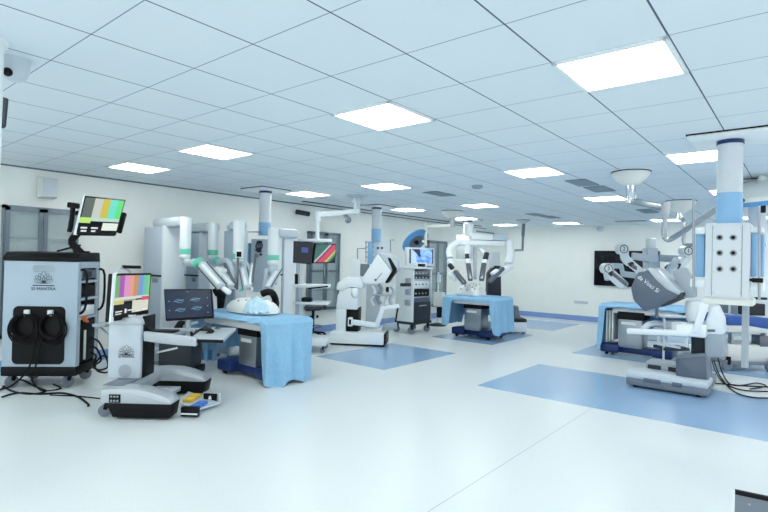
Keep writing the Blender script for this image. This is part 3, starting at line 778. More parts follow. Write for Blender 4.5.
# main monitor
q = planar([C(113.7, 273.4, 5.30), C(151.7, 273, 5.85), C(148.5, 314.7, 5.80), C(110.3, 322.2, 5.22)])
slab('C', q, .07, .008).build('monitor_housing', 'black', t)
wq = [C(112.6, 273.0, 5.28), C(113.7, 273.0, 5.28), C(110.3, 322.6, 5.20), C(108.8, 323, 5.20)]
MB('C').prism(wq, (.0, .09, 0)).build('monitor_side', 'white', t)
bars = [(112, 172, 116), (168, 92, 178), (214, 150, 196), (224, 158, 150), (196, 148, 96), (120, 156, 206), (110, 190, 178), (120, 205, 120)]
cells = []; xs = [.03, .14, .27, .40, .53, .66, .80, .92, 1.]
for i, c_ in enumerate(bars): cells.append((xs[i], .02, xs[i+1], .55, c_))
cells += [(0, .55, 1, .62, (206, 216, 206)), (0, .62, .28, .72, (205, 196, 120)), (.28, .62, .62, .66, (150, 150, 140)), (.52, .66, 1, .96, (214, 214, 202)), (.78, .58, 1, .68, (204, 96, 110)), (.0, .72, .52, 1, (28, 30, 34))]
screen(t, 'monitor_screen', inset(q, .03, .03, .04, .09), cells, 'C')
b = MB('C')
for (s0, w_, t0, h_) in ((.08, .17, .80, .025), (.08, .15, .85, .02), (.31, .05, .77, .09), (.38, .12, .80, .025), (.6, .13, .84, .03), (.78, .13, .82, .03)):
    Q = inset(q, s0, t0, 1-s0-w_, 1-t0-h_); nn = (V(Q[1])-V(Q[0])).cross(V(Q[3])-V(Q[0])).normalized()
    b.b.faces.new([b.b.verts.new(V(p)-nn*.012) for p in Q])
b.build('caption_marks', emat((206, 210, 208), .8), t)
b = MB('C'); b.cyl(C(132, 326, 5.55), C(132, 312, 5.6), .035); b.cyl((C(132, 326, 5.55)[0], 5.55, .93), (C(132, 326, 5.55)[0], 5.55, .96), .10); b.build('monitor_neck', 'chrome', t)
b = MB('C'); b.bar(C(123, 266.8, 5.55), C(140, 267.2, 5.75), .05, .035, .01); o = b.build('tracking_camera', 'black', t)
for s_ in (.15, .5, .85):
    p_ = V(C(123, 266.8, 5.55))*(1-s_)+V(C(140, 267.2, 5.75))*s_
    MB('C').cyl(p_+V((.0, -.03, 0)), p_+V((.0, -.02, 0)), .012).build('camera_lens', 'steel', o)
MB('C').tube([C(117.5, 273, 5.5), C(118, 268.5, 5.5), C(124, 268, 5.58), C(131, 272.5, 5.65)], .014, smooth=2).build('camera_bracket', 'lgrey', t)
# side shelf left of column
b = MB('C'); b.box((C(97, 324, 5.7)[0], 5.6, C(100, 326, 5.7)[2]), (C(110, 324, 5.7)[0], 5.8, C(100, 323, 5.7)[2]), .008); b.bar(C(98, 326, 5.7), C(110, 337, 5.6), .03, .025); b.build('side_shelf', 'grey', t)
# armrest
za = 5.35
b = MB('C')
b.prism([C(143.5, 331.5, 5.36), C(160, 333.5, 5.30), C(180, 335.5, 5.22), C(196, 338, 5.15), C(196, 346.5, 5.15), C(180, 345.5, 5.22), C(160, 343.5, 5.30), C(143.5, 341, 5.36)], (0, .05, 0), .006)
b.build('armrest_rail', 'silver', t)
b = MB('C'); b.prism([C(157, 328.5, 6.1), C(200, 328.5, 6.05), C(224, 330.5, 6.0), C(224, 334, 6.0), C(200, 333, 6.05), C(157, 333, 6.1)], (0, .05, 0), .006); b.build('armrest_rail', 'silver', t)
b = MB('C'); zt_ = C(196, 338, 5.15)[2]-.01
b.prism([(C(190, 340, 5.2)[0], 5.17, zt_-.035), (C(224, 340, 5.2)[0], 5.17, zt_-.035), (C(236, 332, 6.05)[0], 6.05, zt_-.035), (C(205, 332, 6.05)[0], 6.05, zt_-.035)], (0, 0, .035), .006); b.build('armrest_board', 'silver', t)
MB('C').prism([(C(197, 342, 5.16)[0], 5.155, zt_-.035), (C(223, 342, 5.16)[0], 5.155, zt_-.035), (C(223, 342, 5.16)[0], 5.155, zt_-.005), (C(197, 342, 5.16)[0], 5.155, zt_-.005)], (0, .02, 0)).build('armrest_edge', 'black', t)
MB('C').box((C(150, 336, 5.6)[0], 5.42, zt_-.03), (C(186, 336, 5.6)[0], 5.62, zt_+.01), .01).build('control_tray', 'mgrey', t)
MB('C').box((C(151, 336, 5.5)[0], 5.45, zt_+.01), (C(176, 336, 5.5)[0], 5.6, zt_+.03), .006).build('keypad', 'black', t)
for (u, v, d) in ((205, 328, 5.75), (216, 330, 5.95)):
    o = MB('C').tube([C(u-14, v+6, d), C(u-6, v+4, d), C(u, v+1, d)], .03, smooth=2).build('hand_controller', 'black', t)
    b = MB('C'); b.cyl(C(u, v+1.5, d), C(u+4, v-1.5, d), .04); b.sph(C(u-8, v+5, d), .04); b.build('grip', 'dark', o)
    MB('C').cyl((C(u-10, v+6, d)[0], d, zt_), C(u-10, v+5, d), .03).build('controller_post', 'grey', o)
b = MB('C'); b.tube([(cx1, 5.5, .82), (-2.25, 5.45, .70), (-1.95, 5.5, .70), (-1.85, 5.6, .80)], .03, smooth=3); b.build('armrest_support', 'black', t)
MB('C').bar(C(157, 352.5, 5.6), C(177, 348, 5.55), .03, .02, .004).build('lever', 'white', t)
# pedal tray
zf = .06
tr = [(-2.1, 5.15, zf), (-1.98, 5.15, zf), (-1.80, 5.62, zf), (-2.32, 5.62, zf)]
MB().prism([at(180, 403, .05), at(199, 409, .05), at(220, 402.5, .05), at(188, 391, .05)], (0, 0, -.015), .003).build('pedal_tray', 'lgrey', t)
MB('C').prism([C(180.5, 407.5, 5.1), C(198, 407.8, 5.08), C(197.6, 417.2, 5.08), C(180.5, 416.5, 5.1)], (0, .06, 0), .004).build('pedal_drawer', 'black', t)
MB('C').prism([C(181, 413.2, 5.09), C(197, 413.8, 5.07), C(197, 415.2, 5.07), C(181, 414.6, 5.09)], (0, .01, 0)).build('drawer_strip', 'white', t)
o = MB('C').prism([C(203, 392.3, 5.62), C(220.5, 393.3, 5.55), C(219.5, 403.8, 5.55), C(203, 402, 5.62)], (0, .03, 0), .004).build('pedal_end_plate', 'lgrey', t)
MB('C').prism([C(203.5, 393.4, 5.60), C(217, 394, 5.54), C(216.5, 402.6, 5.54), C(203.5, 401.2, 5.60)], (0, .012, 0)).build('plate_inset', 'black', o)
b = MB('C'); cq = C(210, 397.8, 5.55); b.cbox((cq[0], cq[1]-.004, cq[2]+.012), (.02, .006, .016)); b.cbox((cq[0], cq[1]-.004, cq[2]-.008), (.034, .006, .02)); b.build('plate_mark', 'wdecal', o)
for (u, v, m_, d) in ((194.5, 394.5, 'yellow', 5.75), (189.5, 398, 'yellow', 5.55), (201.3, 401.8, 'bpedal', 5.5), (195.5, 405, 'bpedal', 5.3)):
    p_ = at(u, v, .085)
    b = MB(); b.prism([p_-RH*.055-FH*.05, p_+RH*.04-FH*.06, p_+RH*.055+FH*.05, p_-RH*.04+FH*.06], (0, 0, -.035), .006); b.build('pedal', m_, t, label='yellow foot pedal' if m_ == 'yellow' else 'blue foot pedal')

# touchscreen behind the armrest, on its own dark stand
D_ = 6.75
q = planar([C(163.6, 289, D_+.06), C(211.5, 288.8, D_+.06), C(213.5, 317.8, D_-.05), C(165.5, 320.8, D_-.05)])
t = thing('touchscreen_stand', 'touchscreen with four blue icons on a dark stand behind armrest', 'monitor', P(186, 362, D_+.2)*1, ang)
t.location.z = 0; WM[t.name] = Matrix.Translation(t.location) @ Matrix.Rotation(ang, 4, 'Z')
slab('C', q, .04, .008).build('housing', 'black', t)
sc_ = [(0, 0, 1, 1, (38, 54, 78))]
screen(t, 'screen', inset(q, .025, .04, .025, .06), sc_, 'C', strength=.55)
b = MB('C')
Q0 = inset(q, .025, .04, .025, .06); nn = (V(Q0[1])-V(Q0[0])).cross(V(Q0[3])-V(Q0[0])).normalized()
def spt(s_, t_): return (V(Q0[0])*(1-s_)+V(Q0[1])*s_)*(1-t_)+(V(Q0[3])*(1-s_)+V(Q0[2])*s_)*t_-nn*.008
for (s_, t_) in ((.30, .40), (.66, .36), (.32, .72), (.68, .68)):
    pts = [spt(s_+.09*math.cos(a)*(1 if math.sin(2*a) > -.5 else .6), t_+.06*math.sin(a)) for a in [2*PI*k/14 for k in range(14)]]
    b.tube(pts, .003, seg=4, smooth=1, closed=True); b.tube([spt(s_-.12, t_+.02), spt(s_, t_-.01), spt(s_+.11, t_-.04)], .004, seg=4, smooth=2)
for (s_, t_) in ((.08, .4), (.08, .72), (.92, .3), (.92, .6), (.5, .06), (.92, .85)): b.sph(spt(s_, t_), .008, 8, 6)
b.build('screen_icons', emat((110, 165, 195), .55), t)
b = MB('C'); b.cyl(C(188, 340, D_+.15), C(188, 316, D_+.05), .035); b.bar(C(176, 328, D_+.1), C(198, 322, D_+.1), .05, .04, .01); b.build('neck', 'lgrey', t)
b = MB('C'); b.prism([C(172, 330, D_), C(178, 321, D_), C(183, 322, D_), C(178, 333, D_)], (0, .1, 0), .004); b.build('hinge', 'black', t)
a = C(160, 345, D_+.1); c_ = C(193, 345, D_+.1)
MB('C').box((a[0], D_+.05, .10), (c_[0], D_+.45, C(180, 337, D_+.1)[2]), .02).build('cabinet', 'dark', t)
MB('C').box((a[0]-.08, D_-.02, .0), (c_[0]+.04, D_+.5, .10), .02).build('foot', 'black', t)

# ------------------------------------------------------------------ operating tables
def drape(x0, x1, y0, y1, z, hangs, r=.05, sag=0., amp=.02, nper=150, seed=0):
    """cloth over a table top; hangs = function(side, s) -> drop length; side 0:-Y 1:+X 2:+Y 3:-X"""
    rnd = random.Random(seed)
    lx, ly = x1-x0, y1-y0; per = 2*(lx+ly); b = MB()
    ph = [rnd.uniform(0, 6.28) for _ in range(6)]
    pts = []
    for k in range(nper):
        s = per*k/nper
        if s < lx: p, n, side, q_ = (x0+s, y0), (0, -1), 0, s/lx
        elif s < lx+ly: p, n, side, q_ = (x1, y0+s-lx), (1, 0), 1, (s-lx)/ly
        elif s < 2*lx+ly: p, n, side, q_ = (x1-(s-lx-ly), y1), (0, 1), 2, (s-lx-ly)/lx
        else: p, n, side, q_ = (x0, y1-(s-2*lx-ly)), (-1, 0), 3, (s-2*lx-ly)/ly
        # blend corner normals
        def sm(e): return max(0, 1-e/.12)
        d0 = min(q_, 1-q_)*(lx if side in (0, 2) else ly)
        nx, ny = n
        if d0 < .12:
            o = {0: ((-1, 0), (1, 0)), 1: ((0, -1), (0, 1)), 2: ((1, 0), (-1, 0)), 3: ((0, 1), (0, -1))}[side][0 if q_ < .5 else 1]
            w_ = .5*(1-d0/.12); nx, ny = nx*(1-w_)+o[0]*w_, ny*(1-w_)+o[1]*w_
            l_ = math.hypot(nx, ny); nx, ny = nx/l_, ny/l_
        pts.append((p[0], p[1], nx, ny, hangs(side, q_), s))
    NV = 14
    prof = []
    for (px_, py_, nx, ny, hg, s) in pts:
        col = []
        for j in range(NV+1):
            t_ = j/NV; dz = hg*t_
            edge = min(dz, r)
            out = r*math.sin(min(1, dz/r)*PI/2) if hg > .01 else 0
            fold = amp*min(1, dz*2.2)*(math.sin(s*23+ph[0]+dz*1.3)+.6*math.sin(s*41+ph[1]-dz*2)+.5*math.sin(s*9+ph[2]))
            o = out+fold+.05*dz*(.5+.5*math.sin(s*5+ph[3]))
            col.append((px_+nx*o, py_+ny*o, z+sag*math.sin(s*3+ph[4])*.3-dz+(.012*math.sin(s*17+ph[5]) if j == NV else 0)))
        prof.append(col)
    vs = [[b.b.verts.new(c) for c in col] for col in prof]
    for k in range(nper):
        A, B = vs[k], vs[(k+1) % nper]
        for j in range(NV): b.b.faces.new((A[j], B[j], B[j+1], A[j+1]))
    # top surface: rings shrinking to the middle line
    prev = [v[0] for v in vs]; cx, cy = (x0+x1)/2, (y0+y1)/2
    NR = 6
    for rr in range(1, NR+1):
        f = 1-rr/(NR+.5); ring = []
        for k in range(nper):
            px_, py_ = prof[k][0][0], prof[k][0][1]
            hx = max(abs(px_-cx)-(ly/2), 0)*(1 if px_ > cx else -1)
            tx, ty = cx+hx, cy
            x_, y_ = tx+(px_-tx)*f, ty+(py_-ty)*f
            ring.append(b.b.verts.new((x_, y_, z+sag*(math.sin(x_*9+ph[0])*math.cos(y_*7+ph[1]))*(1-f)+sag*.3*math.sin(pts[k][5]*3+ph[4])*f)))
        for k in range(nper): b.b.faces.new((prev[k], prev[(k+1) % nper], ring[(k+1) % nper], ring[k]))
        prev = ring
    b.b.faces.new(prev)
    return b
def op_table(lab, x0, x1, y0, y1, z, colx, base, tilt=0., loc=None):
    t = thing('operating_table', lab, 'table', ((x0+x1)/2, (y0+y1)/2, 0), 0, 'operating tables')
    bx0, bx1, by0, by1 = base
    b = MB(); b.box((bx0, by0, .045), (bx0+.32, by1, .20), .03); b.box((bx0+.25, by0+.12, .05), (bx1-.25, by1-.12, .17), .02); b.box((bx1-.32, by0, .045), (bx1, by1, .185), .03)
    b.build('base', 'navy', t)
    for x in (bx0+.1, bx1-.1):
        for y in (by0+.08, by1-.08): MB().cyl((x-.02, y, .035), (x+.02, y, .035), .035).build('wheel', 'rubber', t)
    cx0, cx1, cy0, cy1 = colx
    MB().box((cx0, cy0, .16), (cx1, cy1, z-.26), .012).build('column', 'steel', t)
    o = MB().box((cx0-.015, cy0-.015, z-.27), (cx1+.03, cy1+.015, z-.13), .008).build('bellows', 'black', t)
    MB().box((cx0+.05, cy0-.006, z-.36), (cx1-.10, cy0, z-.31), .002).build('name_plate', 'white', t)
    MB().box((x0+.02, y0+.03, z-.075), (x1-.02, y1-.03, z-.015), .02).build('mattress', 'pad', t)
    b = MB(); b.box((x0+.1, y0+.0, z-.17), (x1-.06, y1-.03, z-.07), .03); b.build('table_frame', 'pad', t)
    for y in (y0+.02, y1-.035): MB().box((x0+.2, y, z-.12), (x1-.2, y+.015, z-.085)).build('side_rail', 'chrome', t)
    return t
def torso(lab, cx, cy, z, lx, ly, h, holes, seed):
    t = thing('training_torso', lab, 'torso', (cx, cy, z), 0, 'white training torsos')
    def fn(a, b_):
        th = a*PI; u_ = 2*b_-1
        k = (1-abs(u_)**2.6)**.5
        return (cx+u_*lx/2, cy-math.cos(th)*ly/2*(.35+.65*k), z+(math.sin(th)**.8)*h*(.30*min(1, k*3)+.70*k))
    MB().grid(fn, 24, 24).build('shell', 'torso', t)
    rnd = random.Random(seed)
    for (a, b_) in holes:
        p_ = V(fn(a, b_)); px_ = V(fn(a+.01, b_))-p_; py_ = V(fn(a, b_+.01))-p_; n = px_.cross(py_).normalized()
        if n.z < 0: n = -n
        b = MB(); b.lathe(p_-n*.004, [(.022, 0), (.022, .010), (.014, .011)], 14, n); o = b.build('port', 'white', t)
        MB().lathe(p_+n*.005, [(.014, 0), (.014, .0045)], 12, n).build('port_hole', 'black', o)
    return t
HOLES = [(.30, .25), (.25, .42), (.30, .58), (.22, .72), (.45, .35), (.48, .52), (.42, .66), (.6, .45), (.62, .62), (.36, .80), (.55, .78)]

# table 1 (left)
Z1 = .83
op_table('operating table under blue drape nearest to the camera, left side', -6.75, -5.16, 4.05, 4.66, Z1, (-5.93, -5.55, 4.15, 4.50), (-6.28, -5.12, 4.04, 4.72))
def h1(side, q):
    if side == 1: return .80+.03*math.sin(q*9)
    if side == 0: return .06+.74*max(0, min(1, (q-.93)/.04))
    if side == 2: return .25+.5*max(0, min(1, (q-.1)/.2)) if q < .3 else .6
    return .62
solo(drape(-6.80, -5.13, 4.02, 4.70, Z1, h1, amp=.03, sag=.012, seed=3), 'surgical_drape', 'drape', 'light blue drape over the nearest left operating table, hanging to floor', 'drape', 'surgical drapes')
tb = torso('white domed training torso with port holes on nearest left table', -6.02, 4.42, Z1+.01, .85, .52, .20, HOLES, 1)
b = MB()
def cl(a, q_):
    x = -5.86+a*.32; y = 4.13+q_*.24
    u_ = (x+6.02)/.425; k = max(0, 1-abs(u_)**2.6)**.5 if abs(u_) < 1 else 0
    vv = max(-1, min(1, (y-4.42)/(.26*(.35+.65*k)))); hh = .20*(.3*min(1, k*3)+.7*k)*max(0, 1-vv*vv)**.4
    return (x, y, Z1+.045+hh+.012*math.sin(a*17)*math.cos(q_*13))
b.grid(cl, 22, 22)
solo(b, 'cloth', 'palecloth', 'crumpled pale blue cloth laid over right side of the nearest torso', 'cloth')
# hanging drape sheet at far side, next to console (from the table head)
b = MB()
def sheet(a, q_):
    u = 202+a*14; d = 7.92+.06*math.sin(a*14)+.05*a
    top = P(200+a*18, 342, d); bot = P(u, 365.5, d)
    return top*(1-q_)+bot*q_
b.grid(sheet, 20, 10)
solo(b, 'surgical_drape', 'drape', 'blue drape sheet hanging to floor behind the console armrest', 'drape', 'surgical drapes')

# table 2 (middle distance)
Z2 = .90
op_table('operating table under blue drape in front of the four-armed robot', -6.02, -4.95, 9.55, 10.25, Z2, (-5.72, -5.32, 9.72, 10.05), (-6.02, -5.05, 9.68, 10.4))
def h2(side, q):
    if side == 1: return .74+.02*math.sin(q*8)
    if side == 0: return (.66 if q < .10 else .66-.56*min(1, (q-.10)/.07)) if q < .5 else .10+.62*max(0, min(1, (q-.93)/.05))
    if side == 3: return .64
    return .45
solo(drape(-6.08, -4.92, 9.5, 10.3, Z2, h2, amp=.02, sag=.02, seed=8), 'surgical_drape', 'drape', 'light blue drape over the operating table under the four-armed robot', 'drape', 'surgical drapes')
torso('white training torso with black port holes under the four-armed robot', -5.7, 9.95, Z2+.01, .62, .5, .25, [(a, b_) for a, b_ in HOLES]+[(.15, .3), (.12, .55), (.18, .82)], 2)

# table 3 (right, behind grey console)
Z3 = .93
op_table('operating table under blue drape behind the grey console at right', -2.83, -1.6, 9.85, 10.55, Z3, (-2.62, -2.22, 9.86, 10.25), (-2.92, -1.75, 9.82, 10.35))
def h3(side, q):
    if side == 3: return .84
    if side == 0: return (.84 if q < .035 else .84-.78*min(1, (q-.035)/.03)) if q < .5 else .06
    return .5
solo(drape(-2.90, -1.55, 9.8, 10.6, Z3, h3, amp=.015, sag=.015, seed=12), 'surgical_drape', 'drape', 'blue drape on the right operating table hanging at its left end', 'drape', 'surgical drapes')
b = MB()
for k in range(3): b.box((-2.83+k*.05, 9.86, .22+.02*k), (-2.81+k*.05, 10.2, .80), .004)
solo(b, 'panel_stack', ['pad', 'dark'], 'white and dark boards standing under left end of the right table', 'board')

# ------------------------------------------------------------------ single-arm robot carts round table 1
def arm_cart(lab, u0, u1, u2, vtop, D_, tubeu, tubew, vring, links, vband=275, extra=None):
    """column seen corner-on: u0-u1 left face, u1-u2 right face"""
    p = P((u0+u2)/2, 300, D_)
    t = thing('robotic_arm_cart', lab, 'robot', (p.x, p.y, 0), 0, 'single-arm robot carts')
    pl = P(u0, 300, D_); pr = P(u2, 300, D_)
    # corner: world-aligned footprint, near corner on sight line u1
    pc = P(u1, 300, D_-.15)
    d0 = ray(u0, 300); kx = pc.y/d0.y; xl = d0.x*kx          # left face lies in plane y = pc.y
    d2 = ray(u2, 300); ky = pc.x/d2.x; yr = d2.y*ky          # right face lies in plane x = pc.x
    xl = max(xl, XL+.15); yr = min(yr, pc.y+.6)
    ztop = P(u1, vtop+10, D_)[2]
    MB().box((xl, pc.y, .22), (pc.x, yr, ztop), .02).build('column', 'colgrey', t)
    MB().box((pc.x-.02, pc.y+.01, .3), (pc.x+.03, yr-.01, ztop+.02), .012).build('front_cover', 'boxgrey', t)
    zb = onY(u0+5, vband, pc.y).z
    MB().box((xl-.01, pc.y-.015, zb-.012), (pc.x+.0, pc.y+.01, zb+.012)).build('trim_band', 'black', t)
    MB().box((xl+(pc.x-xl)*.55, pc.y-.01, zb-.10), (xl+(pc.x-xl)*.85, pc.y, zb-.04), .005).build('latch', 'mgrey', t)
    MB().box((xl-.08, pc.y-.12, .06), (pc.x+.12, yr+.12, .24), .04).build('base', 'silver', t)
    for x in (xl, pc.x+.04):
        for y in (pc.y-.04, yr+.04): caster(t, (x, y, 0), .05, 'W', .4)
    DT = D_-.35
    zt_ = C(tubeu, vtop, DT)[2]
    a = V(((xl+pc.x)/2, (pc.y+yr)/2, zt_-.07)); e = P(tubeu, vtop+5, DT); e.z = zt_-.07
    b = MB(); b.bar(a+(a-e).normalized()*.18, e, .26, .15, .06); b.build('shoulder_beam', 'lgrey', t)
    r = tubew*DT/514/2
    zr = C(tubeu, vring, DT)[2]
    b = MB(); b.lathe((e.x, e.y, zr+.06), [(r*.92, 0), (r, .03), (r, zt_-zr-.08), (r*.93, zt_-zr-.06)], 28); b.build('vertical_drive', 'white', t)
    MB().lathe((e.x, e.y, zr-.02), [(r*.9, 0), (r*1.03, .01), (r*1.03, .075), (r*.95, .085)], 28).build('status_ring', 'mint', t)
    b = MB(); b.sph((e.x, e.y, zr-.045), (r*1.0, r*1.0, r*.8)); b.build('elbow_joint', 'white', t)
    for i, L_ in enumerate(links):
        kind = L_[0]; pts = [C(*q) for q in L_[1]]; w_ = L_[2]
        b = MB('C')
        if kind == 'tube': b.tube(pts, w_, seg=12, smooth=3); b.build('arm_link', 'lgrey', t)
        elif kind == 'ring': b.cyl(pts[0], pts[1], w_, seg=20); b.build('wrist_ring', 'mint', t)
        elif kind == 'rail':
            b.bar(pts[0], pts[1], w_, w_*.8, .008); o = b.build('instrument_slide', 'lgrey', t)
            d = (V(pts[1])-V(pts[0])); dn = d.normalized(); q0 = V(pts[0])+d*.08+V((0, -w_*.45, w_*.1)); q1 = V(pts[1])-d*.10+V((0, -w_*.45, w_*.1))
            MB('C').bar(q0, q1, w_*.5, w_*.35, .004).build('slide_cover', 'white', o)
            side = V((w_*.62, 0, w_*.35))
            for sg in (-1, 1): MB('C').bar(V(pts[0])+side*sg, V(pts[1])+side*sg, w_*.09, w_*.2).build('slide_edge', 'dsteel', o)
        elif kind == 'block': b.bar(pts[0], pts[1], w_, w_, w_*.2); b.build('instrument_block', 'white', t)
        elif kind == 'rod': b.cyl(pts[0], pts[1], w_, seg=10); b.build('instrument_shaft', 'dsteel', t)
        elif kind == 'black': b.tube(pts, w_, seg=10, smooth=3); b.build('instrument_grip', 'black', t)
        elif kind == 'display': b.box(pts[0], (pts[1][0], pts[0][1]+.06, pts[1][2]), .012); o = b.build('display_unit', 'white', t); z0 = V(pts[0]); z1 = V((pts[1][0], pts[0][1], pts[1][2])); m_ = (z1-z0)*.2; MB('C').box((z0.x+m_.x, z0.y-.006, z0.z+m_.z), (z1.x-m_.x, z0.y, z1.z-m_.z)).build('display', 'black', o)
    return t
arm_cart('robot arm cart farthest left, its arm bent over the left of the table', 142, 160, 183, 217, 7.75, 186, 11, 253,
   [('tube', [(186, 261, 7.4), (190, 263, 7.3), (194, 262, 7.2)], .05), ('ring', [(194.5, 264.5, 7.2), (200.5, 261, 7.15)], .06), ('rail', [(202, 264, 7.1), (222, 287, 6.85)], .10), ('block', [(223, 288, 6.85), (230, 293, 6.8)], .06)])
arm_cart('robot arm cart second from left, its arm folded steeply downwards', 181, 197, 209, 223, 8.6, 213.5, 10, 254,
   [('tube', [(213, 261, 8.2), (217, 264, 8.0), (222, 262, 7.9)], .06), ('ring', [(216, 260, 8.0), (219, 263, 7.95)], .065), ('tube', [(222, 261, 7.9), (229, 263, 7.8), (233, 280, 7.6)], .05), ('block', [(217, 270, 7.6), (224, 273, 7.5)], .12), ('rail', [(221, 272, 7.6), (233, 287, 7.3)], .095), ('rod', [(225, 264, 7.7), (236, 287, 7.3)], .025)])
arm_cart('robot arm cart third from left, with small black display on its drive', 222, 233, 246, 221, 8.3, 239, 11, 258,
   [('display', [(235, 258.5, 7.8), (243, 250, 7.8)], 1), ('rod', [(238, 258, 7.8), (237, 289, 7.5)], .018), ('tube', [(241, 264, 7.9), (246, 265, 7.8), (249, 272, 7.7)], .05), ('rail', [(243, 268, 7.7), (247, 288, 7.3)], .09), ('rail', [(253, 264, 7.7), (250, 288, 7.3)], .06), ('rod', [(256, 254, 7.7), (251, 290, 7.3)], .02), ('ring', [(240, 289.2, 7.3), (242, 289.4, 7.3)], .03), ('block', [(251, 289, 7.3), (253, 289.5, 7.3)], .06)])
arm_cart('robot arm cart farthest right, beside the dark monitor', 280.5, 281.5, 291.5, 228, 8.5, 273.8, 11.5, 259,
   [('tube', [(273, 268, 8.1), (272, 272, 8.0), (276, 273, 7.9)], .07), ('rail', [(278, 271, 7.8), (267, 289, 7.5)], .10), ('tube', [(266, 270, 7.9), (265, 280, 7.7), (264, 290, 7.5)], .035), ('black', [(262, 294, 7.4), (268, 292, 7.4), (273, 294, 7.5), (276, 303, 7.6), (274, 314, 7.7)], .05), ('black', [(271, 301, 7.5), (272, 308, 7.5)], .04)])
# black instrument holder right of the touchscreen
b = MB('C'); b.tube([C(215, 293, 7.85), C(219, 291, 7.85), C(221.5, 295, 7.85), C(220.5, 308, 7.9), C(218.5, 332, 7.95)], [.07, .08, .07, .05, .045], seg=10, smooth=1)
solo(b, 'instrument_holder', 'black', 'black curved instrument holder between the touchscreen and table', 'instrument holder')

# ------------------------------------------------------------------ white shelf cart under the twin monitors
DS = 8.9
t = thing('shelf_trolley', 'white shelf trolley under the twin monitors with flat shelves', 'trolley', P(307, 352, DS), ang)
t.location.z = 0; WM[t.name] = Matrix.Translation(t.location) @ Matrix.Rotation(ang, 4, 'Z')
def sh(u0, u1, v, d0, dd, th, name, m):
    a, c_ = C(u0, v, d0), C(u1, v, d0)
    return MB('C').box((a[0], d0, a[2]-th), (c_[0], d0+dd, a[2]), .006).build(name, m, t)
sh(290, 328, 284.5, DS, .5, .05, 'shelf', 'white'); sh(293, 328, 302, DS, .5, .04, 'shelf', 'white')
MB('C').bar(C(308, 288.5, DS-.02), C(328, 286.5, DS-.02), .03, .025, .004).build('front_rail', 'black', t)
for u, m_ in ((298, 'lgrey'), (302.5, 'white')):
    a = C(u-1.6, 265, DS+.3); c_ = C(u+1.6, 265, DS+.3)
    MB('C').box((a[0], DS+.28, .12), (c_[0], DS+.36, C(u, 263, DS+.3)[2]), .006).build('post', m_, t)
a = C(296.5, 283, DS+.2); MB('C').cyl((a[0], DS+.2, C(296, 284, DS+.2)[2]), C(296.5, 274, DS+.2), .03).build('dark_bottle', 'black', t)
a, c_ = C(296, 350, DS), C(327, 350, DS)
MB('C').box((a[0], DS-.15, .12), (c_[0], DS+.45, .24), .03).build('base', 'white', t)
for X, d in ((a[0]+.06, DS-.08), (c_[0]-.06, DS-.08), (c_[0]-.06, DS+.38), (a[0]+.06, DS+.38)): caster(t, W(X, d, 0), .045, 'W', ang)
b = MB('C'); p_ = C(307, 301.5, DS+.15); b.box((p_[0]-.09, DS+.06, p_[2]), (p_[0]+.09, DS+.26, p_[2]+.07), .02); solo(b, 'black_box', 'black', 'small black box resting on lower shelf of the white trolley', 'box')
# office stool stem behind
p_ = at(312.5, 337, 0)
t = thing('stool', 'black wheeled stool behind the white shelf trolley', 'stool', p_, 0)
MB().cyl((p_.x, p_.y, .10), (p_.x, p_.y, .56), .03).build('post', 'black', t)
MB().lathe((p_.x, p_.y, .56), [(.18, 0), (.2, .03), (.18, .07)]).build('seat', 'dark', t)
for k in range(5):
    a = 2*PI*k/5; e = V((p_.x+.27*math.cos(a), p_.y+.27*math.sin(a), .075)); o = MB().bar((p_.x, p_.y, .11), e, .04, .03, .006).build('foot', 'black', t)
    MB().cyl((e.x-.012, e.y, .035), (e.x+.012, e.y, .035), .035).build('caster', 'rubber', o)
MB().tube([(p_.x+.2*math.cos(2*PI*k/12), p_.y+.2*math.sin(2*PI*k/12), .22) for k in range(12)], .012, smooth=1, closed=True).build('foot_ring', 'dsteel', t)

# ------------------------------------------------------------------ white surgeon console (middle)
A_ = V((-6.91, 6.82, 0)); B_ = V((-6.05, 7.38, 0)); dx = (B_-A_).normalized(); rz = math.atan2(dx.y, dx.x)
L_ = (B_-A_).length
t = thing('surgeon_console', 'white surgeon console with slanted viewing hood and armrest bar', 'console', (A_+B_)/2, rz)
Mt = WM[t.name]
def loc(u, v, yl):
    """sight line met with the local plane y = yl"""
    Mi = Mt.inverted(); o = Mi @ V((0, 0, H)); d = Mi.to_3x3() @ ray(u, v); k = (yl-o.y)/d.y; return o+d*k
hl = L_/2; wy = .72
b = MB('L'); b.box((-hl, 0, .035), (hl, .40, .25), .02); b.build('base', 'white', t)
MB('L').box((-hl+.05, .38, .035), (hl+.0, wy, .22), .02).build('base', 'white', t)
MB('L').box((-hl+.02, .01, .01), (hl+.02, wy-.02, .05), .005).build('base_skid', 'black', t)
MB('L').box((hl-.01, .06, .05), (hl+.035, .62, .235), .01).build('end_cover', 'black', t)
MB('L').box((hl+.034, .3, .15), (hl+.04, .35, .2), .002).build('end_button', 'silver', t)
yb = .1
a, c_ = loc(335.5, 332, yb), loc(346, 309, yb)
MB('L').box((a.x, yb, .25), (c_.x, .55, c_.z), .012).build('lower_column', 'white', t)
a2, c2 = loc(346, 332, yb+.05), loc(358.5, 309, yb+.05)
MB('L').box((a2.x, yb+.05, .25), (c2.x, .5, c2.z+.02), .006).build('column_core', 'black', t)
a3, c3 = loc(336, 309, yb), loc(358, 291, yb)
MB('L').prism([(a3.x, yb, a3.z), (c3.x, yb, a3.z), (c3.x, yb, c3.z+.05), (a3.x+.1, yb, c3.z+.06), (a3.x+.02, yb, c3.z-.10)], (0, .45, 0), .02).build('upper_body', 'white', t)
pl = [(336, 290), (337, 283), (345, 277.5), (360, 276.5), (364, 284), (362, 289), (350, 287), (343, 291)]
